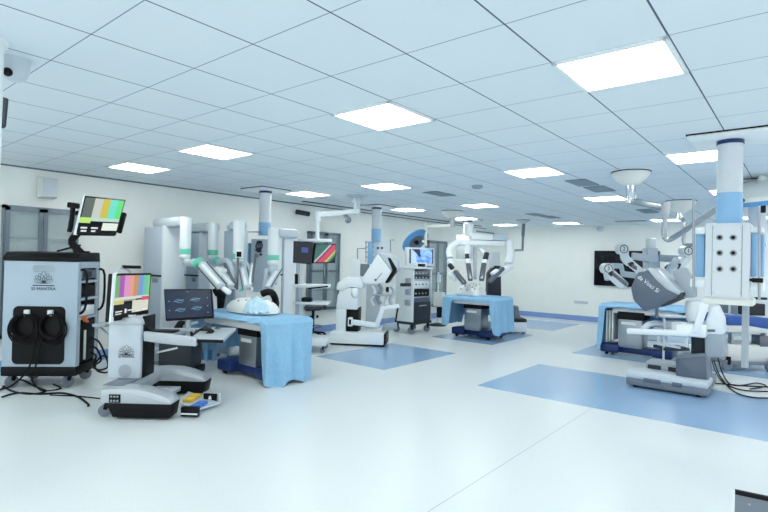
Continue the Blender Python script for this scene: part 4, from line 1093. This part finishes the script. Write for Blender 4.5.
b = MB('L'); b.prism([loc(u, v, yb-.02) for u, v in pl], (0, .4, 0), .03); b.build('shoulder', 'white', t)
b = MB('L'); p_ = loc(354.5, 293, yb-.05); b.sph(p_+V((0, .05, 0)), (.085, .09, .10)); b.build('joint_cover', 'white', t)
ho = [(378, 253.5), (391.6, 271.4), (384.5, 283), (365, 284.3), (361, 279.8)]
MB('L').prism([loc(u, v, .02) for u, v in ho], (0, .55, 0), .02).build('hood', 'white', t)
hf = [(378.2, 252.5), (384, 253), (397, 258), (398, 268), (395.5, 273.5), (386.2, 284.3), (391, 279.3)]
MB('L').prism([loc(u, v, .05) for u, v in ((378.3, 253), (393.5, 254.5), (397.5, 262), (397, 271), (391.6, 271))], (0, .5, 0), .02).build('hood_top', 'lgrey', t)
b = MB('L'); b.prism([loc(u, v, .04) for u, v in ((387.5, 257.5), (390.5, 258), (397.2, 269.5), (387, 283.4), (384.8, 282.6), (392.4, 270.5))], (0, .5, 0), .008); b.build('viewer_opening', 'black', t)
p1 = [loc(u, v, .0) for u, v in ((375.5, 281), (382, 273))]; MB('L').cyl(p1[0]-V((0, 0, 0)), p1[1], .006).build('hood_seam', 'mgrey', t); MB('L').sph(loc(375.7, 280, .01), .02).build('hood_latch', 'black', t)
yn = -.05
b = MB('L')
b.bar(loc(352, 322, yn), loc(377, 325.5, yn), .06, .10, .02); b.bar(loc(376, 327, yn), loc(383, 309, yn), .06, .09, .02); b.bar(loc(381, 308.5, yn), loc(399, 306, yn), .06, .07, .015)
b.build('armrest', 'white', t)
MB('L').bar(loc(398, 307, yn), loc(395.5, 322, yn), .05, .03, .008).build('armrest_edge', 'black', t)
b = MB('L'); b.box(loc(347.5, 326.5, yn)+V((0, 0, 0)), loc(352.5, 317.5, yn)+V((0, .08, 0)), .02); o = b.build('armrest_pivot', 'white', t)
a_, c_ = loc(348.8, 324.5, yn-.006), loc(351, 319.5, yn-.006); MB('L').box(a_, c_+V((0, .01, 0)), .004).build('pivot_inset', 'black', o)
b = MB('L'); b.prism([loc(u, v, .3) for u, v in ((384, 324), (396, 323), (397, 329), (381, 331))], (0, .15, 0), .01); b.build('foot_panel', 'grey', t)
# pale robot behind the white console
DR = 10.45
t = thing('robot_cart', 'pale robot cart with tall white post behind the white surgeon console', 'robot', P(362, 345, DR+.2), ang)
t.location.z = 0; WM[t.name] = Matrix.Translation(t.location) @ Matrix.Rotation(ang, 4, 'Z')
def rb(u0, v0, u1, v1, d, dd, name, m, bev=.015, z0=None):
    a, c_ = C(u0, (v0+v1)/2, d), C(u1, (v0+v1)/2, d); um = (u0+u1)/2
    return MB('C').box((a[0], d, C(um, v1, d)[2] if z0 is None else z0), (c_[0], d+dd, C(um, v0, d)[2]), bev).build(name, m, t)
rb(350.5, 259, 360, 300, DR, .2, 'post', 'white', z0=.2); rb(360, 264, 369, 282, DR+.05, .2, 'drive_unit', 'mgrey'); rb(366, 282, 380, 331, DR+.05, .2, 'body', 'lgrey', z0=.2)
rb(348, 0, 384, 336, DR, .5, 'base', 'lgrey', .02, z0=.0) if False else None
a, c_ = C(347, 330, DR), C(386, 330, DR); MB('C').box((a[0], DR-.05, .0), (c_[0], DR+.32, .22), .03).build('base', 'white', t)
for k, (u, v) in enumerate(((372, 292), (379, 290), (386, 294), (391, 292))):
    b = MB('C'); b.tube([C(u, v-6, DR), C(u+3, v, DR), C(u-1, v+8, DR), C(u+2, v+14, DR)], .035, smooth=3); b.build('arm_link', ['white', 'grey', 'white', 'lgrey'][k], t)
rb(372, 294.5, 392, 296, DR-.1, .3, 'tray', 'silver', .005)
rb(386, 287, 389, 292, DR-.12, .05, 'connector', 'black', .004)

# ------------------------------------------------------------------ endoscopy tower
gm = mat('screen sky', (8, 8, 10), .25, emit=(100, 150, 230), es=.75); M['glow'] = gm
n_ = gm.node_tree; tc = n_.nodes.new('ShaderNodeTexCoord'); gz = n_.nodes.new('ShaderNodeTexNoise'); gz.inputs['Scale'].default_value = 3.5; gz.inputs['Detail'].default_value = 1
cr = n_.nodes.new('ShaderNodeValToRGB'); cr.color_ramp.elements[0].position = .35; cr.color_ramp.elements[1].position = .65
cr.color_ramp.elements[0].color = lin((74, 128, 222))+(1,); cr.color_ramp.elements[1].color = lin((160, 208, 242))+(1,)
n_.links.new(tc.outputs['Generated'], gz.inputs['Vector']); n_.links.new(gz.outputs['Fac'], cr.inputs['Fac']); n_.links.new(cr.outputs['Color'], n_.nodes['Principled BSDF'].inputs['Emission Color'])
x0, x1, y0, y1 = -7.22, -6.72, 9.20, 9.92
t = thing('endoscopy_tower', 'white endoscopy tower with blue-lit monitor, shelves and dark drawer', 'cart', ((x0+x1)/2, (y0+y1)/2, 0), 0)
zt_ = 1.46
MB().box((x0, y0, .26), (x1, y0+.035, zt_-.02), .008).build('side_panel', 'white', t)
MB().box((x0, y1-.035, .26), (x1, y1, zt_-.02), .008).build('side_panel', 'white', t)
MB().box((x0, y0+.035, .26), (x0+.03, y1-.035, zt_-.02)).build('back_panel', 'grey', t)
MB().box((x0, y0, .20), (x1+.02, y1, .26), .01).build('bottom_plate', 'dark', t)
MB().box((x0-.02, y0-.02, zt_-.02), (x1+.02, y1+.02, zt_+.02), .008).build('top_plate', 'white', t)
zs = (.70, .80, 1.0, 1.20, 1.34)
for z in zs[1:4]: MB().box((x0+.03, y0+.035, z), (x1, y1-.035, z+.02)).build('shelf', 'lgrey', t)
o = MB().box((x0+.05, y0+.04, .27), (x1+.015, y1-.04, .70), .01).build('drawer', 'dark', t)
MB().bar((x1+.03, y0+.2, .62), (x1+.03, y1-.25, .62), .02, .02, .004).build('handle', 'silver', o)
MB().box((x0+.1, y0+.05, .70), (x1-.01, y1-.05, .79), .006).build('drawer_unit', 'slate', t)
for z, h_, m_, nm in ((.82, .16, 'black', 'light_source'), (1.02, .17, 'white', 'insufflator'), (1.22, .07, 'dark', 'recorder'), (1.30, .10, 'mgrey', 'processor')):
    tt = solo(MB().box((x0+.08, y0+.06, z), (x1-.02, y1-.07, z+h_-.005), .008), nm, m_, {'light_source': 'black light source box on lower shelf of the endoscopy tower', 'insufflator': 'white front device on middle shelf of the endoscopy tower', 'recorder': 'slim dark recorder on upper shelf of the endoscopy tower', 'processor': 'grey video processor topmost on shelves of the endoscopy tower'}[nm], 'device')
    for k in range(4):
        yy = y0+.12+k*.13; c_ = V((x1-.02, yy, z+h_*.45)); Mi = WM[tt.name]
        MB().cyl(c_, c_+V((.012, 0, 0)), .014 if k % 2 else .02, seg=12).build('knob', 'dark' if m_ == 'white' else 'lgrey', tt)
MB().box((x1-.3, y0+.1, zt_+.02), (x1+.0, y1-.2, zt_+.13), .01).build('keyboard_unit', 'white', t)
MB().box((x1+.0, y0+.15, zt_+.04), (x1+.008, y1-.3, zt_+.10), .002).build('unit_display', 'black', t)
MB().cyl((x1-.15, y0+.35, zt_+.1), (x1-.15, y0+.35, zt_+.25), .04).build('monitor_neck', 'white', t)
for x, y in ((x0+.05, y0+.04), (x1-.05, y0+.04), (x1-.05, y1-.06), (x0+.05, y1-.06)): caster(t, (x, y, 0), .075, 'W', 1.2)
xm = x1-.02
q = [onX(407, 247.3, xm), onX(434.8, 248, xm), onX(434.8, 266, xm), onX(407, 265.5, xm)]
slab('W', q, .07, .012).build('monitor_housing', 'white', t)
sc_ = inset(q, .08, .09, .07, .12)
screen(t, 'monitor_screen', sc_, [(0, 0, .06, 1, (60, 66, 74)), (.06, 0, .28, 1, (176, 206, 226)), (.28, 0, .95, 1, 'glow'), (.95, 0, 1, 1, (40, 50, 90))], 'W', strength=.75)
Q = sc_; nn = (V(Q[1])-V(Q[0])).cross(V(Q[3])-V(Q[0])).normalized()
f_ = lambda s_, t_: V(Q[0])+(V(Q[1])-V(Q[0]))*s_+(V(Q[3])-V(Q[0]))*t_-nn*.006
b = MB(); b.b.faces.new([b.b.verts.new(f_(*q_)) for q_ in ((.1, 0), (.42, 0), (.46, .5), (.40, .58), (.3, .34))]); b.build('screen_shape', emat((44, 54, 96), .7), t)
MB().box((x1-.1, y0-.36, 1.06), (x1, y0-.08, 1.13), .01).build('side_tray', 'dark', t)
MB().cyl((x1-.05, y0-.1, 1.09), (x1-.05, y0, 1.09), .015).build('tray_bracket', 'lgrey', t)
for z in (1.2, .95, .72): MB().box((x1-.16, y0-.10, z-.09), (x1-.06, y0, z+.04), .01).build('cable_hook', 'grey', t)
# items right of the tower
c_ = at(434, 326, 0)
t = thing('suction_stand', 'pale wheeled stand with dark canister right of the endoscopy tower', 'stand', (c_.x, c_.y+.15, 0), 0)
cx, cy = c_.x, c_.y+.15
MB().cyl((cx, cy, .06), (cx, cy, 1.35), .02).build('pole', 'white', t); MB().lathe((cx, cy, 0), [(.22, 0), (.22, .03), (.05, .07)]).build('base', 'dark', t)
MB().cyl((cx+.09, cy-.05, .22), (cx+.09, cy-.05, .48), .075).build('canister', 'black', t); MB().box((cx-.08, cy-.1, .5), (cx+.16, cy+.1, .85), .02).build('pump_housing', 'ivory', t); MB().cyl((cx+.05, cy-.05, 1.1), (cx+.05, cy-.05, 1.3), .05).build('bottle', 'white', t)

# ------------------------------------------------------------------ four-armed boom robot over table 2
D2 = 12.1
t = thing('four_arm_robot', 'white four-armed boom robot reaching over the middle table', 'robot', P(508, 322, D2), ang)
t.location.z = 0; WM[t.name] = Matrix.Translation(t.location) @ Matrix.Rotation(ang, 4, 'Z')
def rb2(u0, v0, u1, v1, d, dd, name, m, bev=.02, z0=None, z1=None):
    a, c_ = C(u0, (v0+v1)/2, d), C(u1, (v0+v1)/2, d); um = (u0+u1)/2
    return MB('C').box((a[0], d, C(um, v1, d)[2] if z0 is None else z0), (c_[0], d+dd, C(um, v0, d)[2] if z1 is None else z1), bev).build(name, m, t)
MB('C').prism([C(488, 297, D2), C(489, 273, D2), C(495, 265.5, D2), C(501, 266, D2), C(501.5, 300, D2)], (0, .35, 0), .02).build('column_cover', 'dark', t)
rb2(490, 300, 503, 330, D2+.05, .35, 'column', 'white', z0=.2)
rb2(492, 252, 500, 268, D2+.05, .35, 'column_top', 'white')
rb2(478, 322, 527, 331, D2-.35, .9, 'base', 'white', .03, z0=.05, z1=.28)
rb2(497, 318, 527, 322, D2-.35, .7, 'base_deck', 'dark', .02, z0=.28, z1=.36)
MB('C').prism([C(514.5, 318, 11.7), C(515.5, 306.5, 11.7), C(518.5, 306, 11.7), C(520.5, 317, 11.7)], (0, .3, 0), .02).build('seat_back', 'mgrey', t)
for u, d in ((482, D2-.2), (524, D2-.2), (524, D2+.4), (484, D2+.4)): q_ = W(C(u, 325, d)[0], d, 0); caster(t, q_, .05, 'W', ang)
DB = 11.5
rb2(458, 240.5, 509, 246, DB, .3, 'boom', 'white', .03)
rb2(471, 233, 493, 240, DB+.05, .3, 'boom_housing', 'white', .03); rb2(492, 233.5, 508, 240.5, DB+.08, .3, 'boom_housing', 'lgrey', .02)
MB('C').bar(C(476, 231, DB), C(494, 233.5, DB), .05, .03, .008).build('boom_trim', 'mgrey', t)
MB('C').cyl(C(469, 236, DB+.15), C(469.5, 224, DB+.15), .10).build('boom_post', 'white', t)
def rarm(path, r, shaft, name='robot_arm'):
    o = MB('C').tube([C(*q) for q in path], r, seg=12, smooth=3).build(name, 'white', t)
    for (a, c_, w_, m_) in shaft:
        MB('C').bar(C(*a), C(*c_), w_, w_*.8, w_*.2).build('instrument', m_, o)
    return o
rarm([(460, 242, DB), (454, 245, DB), (449.5, 250, DB-.1), (450, 258, DB-.2)], .075, [((449, 264, DB-.3), (453, 269, DB-.35), .11, 'dark'), ((455, 271, DB-.35), (464.5, 283.5, DB-.7), .10, 'dsteel'), ((450, 259, DB-.2), (451, 266, DB-.25), .14, 'white'), ((449, 273, DB-.3), (456, 280, DB-.4), .12, 'white')])
rarm([(467, 246, DB), (467, 252, DB-.1), (467, 258, DB-.2)], .06, [((467, 254, DB-.2), (467.3, 259, DB-.25), .09, 'dark'), ((467.6, 259, DB-.25), (468.2, 264, DB-.3), .12, 'white'), ((468.2, 264, DB-.3), (470.5, 280, DB-.7), .10, 'dsteel')])
rarm([(475, 246, DB+.1), (475, 256, DB+.05), (475, 264, DB)], .05, [((475, 247, DB), (475, 279, DB-.5), .07, 'grey')])
rarm([(480, 249, DB), (484, 253, DB-.1), (486.5, 255, DB-.2)], .045, [((487, 252.5, DB-.2), (485, 260, DB-.25), .10, 'dark'), ((485, 260, DB-.25), (484, 264, DB-.3), .12, 'white'), ((484, 264, DB-.3), (481.5, 280, DB-.7), .11, 'dsteel')])
rarm([(509, 243, DB), (510.5, 248, DB-.1), (510, 258, DB-.2), (508, 264, DB-.3)], .09, [((511, 266, DB-.35), (496, 275, DB-.5), .15, 'white'), ((503, 268, DB-.5), (489, 282, DB-.75), .10, 'dsteel'), ((492, 275, DB-.6), (498, 270.5, DB-.55), .13, 'white')])

# ------------------------------------------------------------------ grey surgeon console (right)
t = thing('surgeon_console', 'grey surgeon console with slate viewing hood at right', 'console', (-1.35, 7.85, 0), 0)
bx0, bx1, by0, by1 = -1.86, -.93, 7.40, 8.25
MB().box((bx0, by0, .03), (bx1, by0+.42, .13), .02).build('base', 'mgrey', t)
MB().box((bx0-.005, by0-.01, .12), (bx1+.01, by0+.43, .21), .03).build('base_cover', 'lgrey', t)
MB().box((bx0+.22, by0-.016, .10), (bx0+.42, by0, .15), .006).build('base_inset', 'slate', t)
MB().box((bx0+.55, by0-.016, .10), (bx0+.66, by0, .15), .006).build('base_inset', 'slate', t)
MB().box((bx0+.18, by0+.42, .06), (bx1, by1, .20), .02).build('rear_base', 'mgrey', t)
MB().box((bx0+.14, by0+.45, .16), (bx1-.36, by0+.8, .30), .02).build('pedal_housing', 'grey', t)
for xx in (bx0+.17, bx0+.42): MB().box((xx, by0+.44, .20), (xx+.16, by0+.46, .26), .004).build('pedal', 'dark', t)
for x in (bx0+.1, bx1-.1):
    for y in (by0+.08, by1-.1): MB().cyl((x-.02, y, .035), (x+.02, y, .035), .035).build('wheel', 'rubber', t)
yq = by0+.14
def oy(u, v, y): return onY(u, v, y)
MB().prism([oy(676, 388, yq), oy(675, 358, yq), oy(677, 355.5, yq), oy(706, 355, yq), oy(708, 388, yq)], (0, .42, 0), .03).build('lower_body', 'slate', t)
MB().prism([oy(675.5, 359, yq-.01), oy(676.5, 355, yq-.01), oy(706, 353.5, yq-.01), oy(708, 357, yq-.01)], (0, .44, 0), .01).build('lower_body_cap', 'mgrey', t)
MB().prism([oy(691, 354, yq+.1), oy(691, 330, yq+.1), oy(705, 330, yq+.1), oy(705, 354, yq+.1)], (0, .2, 0), .005).build('lift_column', 'dark', t)
MB().prism([oy(705, 358, yq), oy(704.5, 334, yq), oy(722.5, 334, yq), oy(724, 357, yq)], (0, .35, 0), .012).build('lower_cover', 'grey', t)
MB().prism([oy(704.5, 334.5, yq-.01), oy(705, 322, yq-.01), oy(710, 308, yq-.01), oy(716, 306, yq-.01), oy(722.5, 320, yq-.01), oy(723, 334.5, yq-.01)], (0, .36, 0), .015).build('upper_cover', 'white', t)
MB().prism([oy(707, 332, yq-.02), oy(707, 329.5, yq-.02), oy(715, 329.5, yq-.02), oy(715, 332, yq-.02)], (0, .02, 0)).build('cover_grip', 'dsteel', t)
ya = by0-.02
b = MB(); b.bar(oy(627, 331, ya), oy(690, 333.5, ya), .07, .075, .02); b.build('armrest', 'white', t)
MB().tube([oy(642, 331, ya), oy(647, 325.5, ya+.05), oy(654, 323.5, ya+.2), oy(662, 324, ya+.3)], .04, smooth=3).build('armrest_tube', 'lgrey', t)
b = MB(); b.box(oy(676, 335.5, ya), oy(706, 326, ya)+V((0, .2, 0)), .02); b.build('armrest_block', 'white', t)
b = MB(); b.bar(oy(695.5, 333, ya+.02), oy(706.5, 299, ya+.02), .08, .085, .02); b.build('lift_arm', 'white', t)
MB().prism([oy(657, 337, ya+.1), oy(657, 345, ya+.1), oy(680, 349, ya+.1), oy(680, 347, ya+.1), oy(660, 343, ya+.1), oy(660, 337, ya+.1)], (0, .06, 0), .004).build('lower_rail', 'lgrey', t)
MB().prism([oy(685.5, 338, ya+.1), oy(684, 347, ya+.1), oy(688, 347, ya+.1), oy(689, 338, ya+.1)], (0, .06, 0), .006).build('arm_bracket', 'white', t)
# hood and neck
yh = by0+.0
MB().prism([oy(672, 271, yh+.25), oy(684, 267, yh+.25), oy(694, 283, yh+.25), oy(694, 298, yh+.25), oy(681, 298, yh+.25)], (0, .25, 0), .02).build('neck', 'grey', t)
b = MB(); b.lathe(oy(695, 309, yh+.3), [(.04, -.19), (.09, -.15), (.11, -.08), (.115, .06), (.10, .10), (.06, .11)], 24); b.build('neck_joint', 'white', t)
hd = [(637.3, 272), (648, 268), (658, 271), (680.5, 292.5), (677.5, 299), (658, 307.5), (644, 311.8), (632.8, 300), (630.3, 288)]
MB().prism([oy(u, v, yh) for u, v in hd], (0, .5, 0), .03).build('hood', 'slate', t)
tp_ = [(646.5, 268.2), (652, 268), (658.5, 270.5), (681, 292), (679, 295), (667, 290), (655, 279)]
MB().prism([oy(u, v, yh-.012) for u, v in tp_], (0, .524, 0), .012).build('hood_panel', 'silver', t)
MB().prism([oy(u, v, yh-.006) for u, v in ((678.5, 294.5), (681, 292.5), (682, 295), (678, 300), (662, 307), (661, 305.5), (675.5, 298.5))], (0, .5, 0), .006).build('viewer_edge', 'dark', t)
pa, pb = oy(638, 276, yh-.004), oy(659, 292, yh-.004)
ex = (pb-pa).normalized(); ez_ = V((0, -1, 0)); ey = ez_.cross(ex)
b = MB(); b.text('da Vinci Si', .075, pa*.5+pb*.5, ex, ey); b.build('lettering', 'wdecal', t)
pc_ = oy(657, 315, yh+.2)
MB().cyl(oy(656.5, 318, yh+.25), oy(657, 308, yh+.25), .02).build('hood_pin', 'dsteel', t)

# numbered robot behind the right table
DQ = 11.6
t = thing('numbered_arm_robot', 'white robot with numbered arms behind the right operating table', 'robot', P(653, 330, DQ), ang)
t.location.z = 0; WM[t.name] = Matrix.Translation(t.location) @ Matrix.Rotation(ang, 4, 'Z')
rb2(648.5, 256, 659, 330, DQ, .3, 'column', 'lgrey', .02, z0=.25); rb2(649.5, 238, 656.5, 249, DQ+.02, .2, 'column_head', 'white', .03); rb2(647.5, 248, 658.5, 262, DQ-.05, .25, 'column_collar', 'lgrey', .02)
rb2(640, 325, 668, 332, DQ-.3, .9, 'base', 'lgrey', .03, z0=.0, z1=.25)
b = MB('C'); b.bar(C(632, 256, DQ), C(648, 258, DQ), .1, .16, .02); b.build('cross_beam', 'lgrey', t)
b = MB('C'); b.bar(C(659, 258, DQ), C(684, 259.5, DQ), .1, .16, .02); b.build('cross_beam', 'grey', t)
b = MB('C'); b.bar(C(621, 273, DQ-.1), C(634, 275, DQ-.1), .1, .10, .02); b.build('cross_beam', 'lgrey', t)
def narm(pl, num, pn, slide):
    o = MB('C').tube([C(*q) for q in pl], .095, seg=14, smooth=3).build('arm', 'white', t)
    c_ = C(*pn); b = MB('C'); b.cyl((c_[0], c_[1]+.16, c_[2]), (c_[0], c_[1]-.02, c_[2]), .115, seg=24); k = b.build('arm_cap', 'white', o) if False else None
    b = MB('C'); b.cyl((c_[0], c_[1]+.2, c_[2]), (c_[0], c_[1], c_[2]), .118, seg=24); b.build('shoulder_cap', 'white', t)
    b = MB('C'); b.tube([(c_[0]+.085*math.cos(2*PI*i/20), c_[1]-.004, c_[2]+.085*math.sin(2*PI*i/20)) for i in range(20)], .009, seg=4, smooth=0, closed=True); b.text(num, .13, (c_[0], c_[1]-.003, c_[2]), (1, 0, 0), (0, 0, 1)); b.build('arm_number', 'decal', t)
    for (a, e, w_, m_) in slide: MB('C').bar(C(*a), C(*e), w_, w_*.8, w_*.15).build('instrument_slide', m_, t)
narm([(624, 250, DQ-.2), (625, 258, DQ-.25), (630, 263, DQ-.3)], '2', (624, 249, DQ-.35), [((629, 262, DQ-.35), (641, 272, DQ-.5), .18, 'white'), ((631, 265, DQ-.45), (639, 270, DQ-.5), .10, 'dsteel'), ((629, 265, DQ-.45), (633, 263, DQ-.45), .10, 'dark')])
narm([(608, 268, DQ-.2), (608, 274, DQ-.25), (609, 279, DQ-.3)], '3', (608.5, 268.5, DQ-.35), [((609, 272, DQ-.4), (625, 287, DQ-.6), .24, 'white'), ((611, 272, DQ-.5), (627, 285, DQ-.7), .09, 'dsteel'), ((609, 275, DQ-.5), (613, 272, DQ-.5), .12, 'dark')])
narm([(688, 252, DQ-.2), (685, 260, DQ-.25), (679, 264, DQ-.3)], '1', (688.5, 251, DQ-.35), [((684, 259, DQ-.35), (668, 277, DQ-.6), .2, 'white'), ((677, 259, DQ-.45), (666, 274, DQ-.65), .12, 'lgrey'), ((667, 266, DQ-.5), (671, 270, DQ-.5), .14, 'dark'), ((680, 264, DQ-.55), (674, 275, DQ-.65), .05, 'dark'), ((668, 270, DQ-.5), (671, 265, DQ-.5), .1, 'mgrey')])
b = MB('C'); b.tube([C(608, 268, DQ-.1), C(612, 266, DQ), C(621, 266, DQ), C(623, 274, DQ), C(648, 277, DQ+.02)], .07, smooth=1); b.build('arm_support', 'lgrey', t)

# instruments trolley under the hood (between table 3 and console)
DT = 8.1
t = thing('instrument_trolley', 'pale tubular instrument trolley between grey console and right table', 'trolley', P(670, 352, DT), ang)
t.location.z = 0; WM[t.name] = Matrix.Translation(t.location) @ Matrix.Rotation(ang, 4, 'Z')
rb2(662, 316, 689, 318, DT, .33, 'top_tray', 'silver', .006); rb2(664, 330, 690, 332, DT, .33, 'mid_tray', 'lgrey', .006); rb2(664, 348, 690, 351, DT, .33, 'bottom_tray', 'dark', .006)
for u in (664, 688):
    for d in (DT+.03, DT+.3):
        c_ = C(u, 330, d); MB('C').cyl((c_[0], d, .05), (c_[0], d, C(u, 316, DT)[2]), .016).build('leg', 'lgrey', t)
        MB('C').cyl((c_[0]-.012, d, .03), (c_[0]+.012, d, .03), .03).build('caster', 'rubber', t)
rb2(672, 322, 688, 330, DT+.03, .25, 'drawer_unit', 'white', .01)
for k, (u, v, m_) in enumerate(((668, 333, 'grey'), (674, 335, 'dark'), (681, 334, 'lgrey'))):
    MB('C').box((C(u-2, v, DT)[0], DT+.05, C(u, 330, DT)[2]), (C(u+2, v, DT)[0], DT+.2, C(u, 326, DT)[2]), .01).build('bottle', m_, t) if False else None

# ------------------------------------------------------------------ anaesthesia trolley at right edge
DA = 8.1
t = thing('patient_trolley', 'white patient trolley with blue mattress at the right edge', 'trolley', P(755, 365, DA), ang)
t.location.z = 0; WM[t.name] = Matrix.Translation(t.location) @ Matrix.Rotation(ang, 4, 'Z')
rb2(726.5, 325, 768, 333, DA, .7, 'mattress_deck', 'ivory', .03); 
MB('C').prism([C(727, 317, DA-.01), C(735, 316, DA-.01), C(775, 319, DA-.01), C(775, 330, DA-.01), C(764, 328.5, DA-.01), C(748, 325.5, DA-.01), C(728, 325.5, DA-.01)], (0, .68, 0), .012).build('mattress', 'blueglass', t)
MB('C').prism([C(728, 317, DA+.3), C(733, 314.5, DA+.3), C(740, 316, DA+.3), C(740, 318, DA+.3), C(728, 319, DA+.3)], (0, .25, 0), .01).build('pillow', 'white', t)
rb2(728, 345, 775, 362, DA+.05, .6, 'under_carriage', 'ivory', .03); rb2(724, 362, 775, 365, DA, .7, 'frame', 'mgrey', .01)
for u in (733, 766): rb2(u-1.2, 333, u+1.2, 346, DA+.1, .1, 'lift_post', 'steel', .004)
rb2(760, 336, 770, 347, DA+.05, .2, 'drawer_front', 'dsteel', .01)
for u in (728.5, 772):
    for d in (DA+.02, DA+.6): c_ = C(u, 360, d); caster(t, W(c_[0], d, 0), .085, 'W', ang+.15)
# shelf rack behind it with boxes
DK = 9.6
t = thing('supply_rack', 'open grey supply rack behind the patient trolley', 'rack', P(752, 350, DK), ang)
t.location.z = 0; WM[t.name] = Matrix.Translation(t.location) @ Matrix.Rotation(ang, 4, 'Z')
for u in (730, 771):
    for d in (DK, DK+.45): c_ = C(u, 300, d); MB('C').box((c_[0]-.015, d, 0), (c_[0]+.015, d+.03, 1.35), .002).build('post', 'lgrey', t)
for z in (.28, .72, 1.02, 1.3):
    a, c_ = C(730, 300, DK), C(771, 300, DK); MB('C').box((a[0], DK, z), (c_[0], DK+.48, z+.025), .004).build('shelf', 'white', t)
for (u0, u1, z, h_, m_, lab) in ((731, 740, .745, .2, 'mgrey', 'grey box at left of the upper middle shelf of the supply rack'), (741, 749, 1.045, .16, 'white', 'white box in the middle of the upper shelf of the supply rack'), (750, 757, 1.045, .2, 'ivory', 'cream box beside dark machine on the supply rack'), (758, 770, 1.045, .22, 'dark', 'dark machine on the right end of the supply rack shelf'), (751, 768, .745, .22, 'dark', 'dark case on the lower right shelf of the supply rack')):
    a, c_ = C(u0, 300, DK), C(u1, 300, DK)
    solo(MB('C').box((a[0], DK+.06, z+.001), (c_[0], DK+.36, z+h_), .012), 'storage_box', m_, lab, 'box', 'boxes on the supply rack')
# tall pale cabinet at right edge behind pendant
q0, q1 = C(759, 250, 9.9), C(790, 250, 9.9)
t = thing('device_tower', 'white device tower with dark slatted modules at the right edge', 'cart', W((q0[0]+q1[0])/2, 10.1, 0), ang)
MB('C').box((q0[0], 10.35, .0), (q1[0], 10.75, 2.0), .02).build('housing', 'white', t)
for k in range(6):
    MB('C').box((q0[0]+.04, 10.32, 1.05+k*.14), (q1[0]-.04, 10.36, 1.15+k*.14), .008).build('module', ['dark', 'grey', 'slate'][k % 3], t)
# cables on the floor at right
for k, (pts, lab) in enumerate((
    ([(712, 361, .30), (716, 372, .05), (724, 383, .012), (742, 390, .012), (768, 391.5, .012)], 'upper black cable trailing from the grey console to the right edge'),
    ([(714, 361, .32), (720, 376, .05), (732, 390, .012), (750, 397, .012), (770, 398, .012)], 'lower black cable trailing from the grey console to the right edge'),
    ([(718, 358, .35), (722, 372, .06), (730, 384, .012), (744, 385, .012), (756, 383, .012), (766, 386, .012), (750, 389, .012)], 'middle black cable looping on floor behind the grey console'),
    ([(708, 383, .012), (724, 384, .012), (748, 386, .012), (770, 387, .012)], 'straight black cable lying flat on the floor right of the console'))):
    solo(MB().tube([at(*q) for q in pts], .0085, smooth=5), 'cable', 'rubber', lab, 'cable')
# near panel, lower right corner
a = at(735, 490.5, .75)
t = thing('privacy_board', 'corner of a grey upright board with black top edge, lower right', 'board', (a.x+.2, a.y+.15, 0), ang)
b = MB(); c_ = at(768, 497.5, .75); d_ = (c_-a); d_.z = 0; d_.normalize(); n_ = V((-d_.y, d_.x, 0))
fl = lambda p_, z: V((p_.x, p_.y, z))
E_ = a+d_*.6
MB().prism([fl(a, .10), fl(E_, .10), fl(E_+n_*.012, .10), fl(a+n_*.012, .10)], (0, 0, .64)).build('panel', 'mgrey', t)
MB().prism([fl(a-n_*.003, .736), fl(E_-n_*.003, .736), fl(E_+n_*.014, .736), fl(a+n_*.014, .736)], (0, 0, .016), .002).build('top_edge', 'black', t)
MB().prism([fl(a-d_*.008, .10), fl(a, .10), fl(a+n_*.012, .10), fl(a+n_*.012-d_*.008, .10)], (0, 0, .645)).build('side_trim', 'white', t)
MB().cyl(a+d_*.045-n_*.001+V((0, 0, -.04)), a+d_*.045-n_*.004+V((0, 0, -.04)), .004).build('screw', 'steel', t)
for s_ in (.06, .54): MB().prism([fl(a+d_*s_-n_*.12, 0), fl(a+d_*(s_+.03)-n_*.12, 0), fl(a+d_*(s_+.03)+n_*.13, 0), fl(a+d_*s_+n_*.13, 0)], (0, 0, .10), .004).build('foot', 'dark', t)
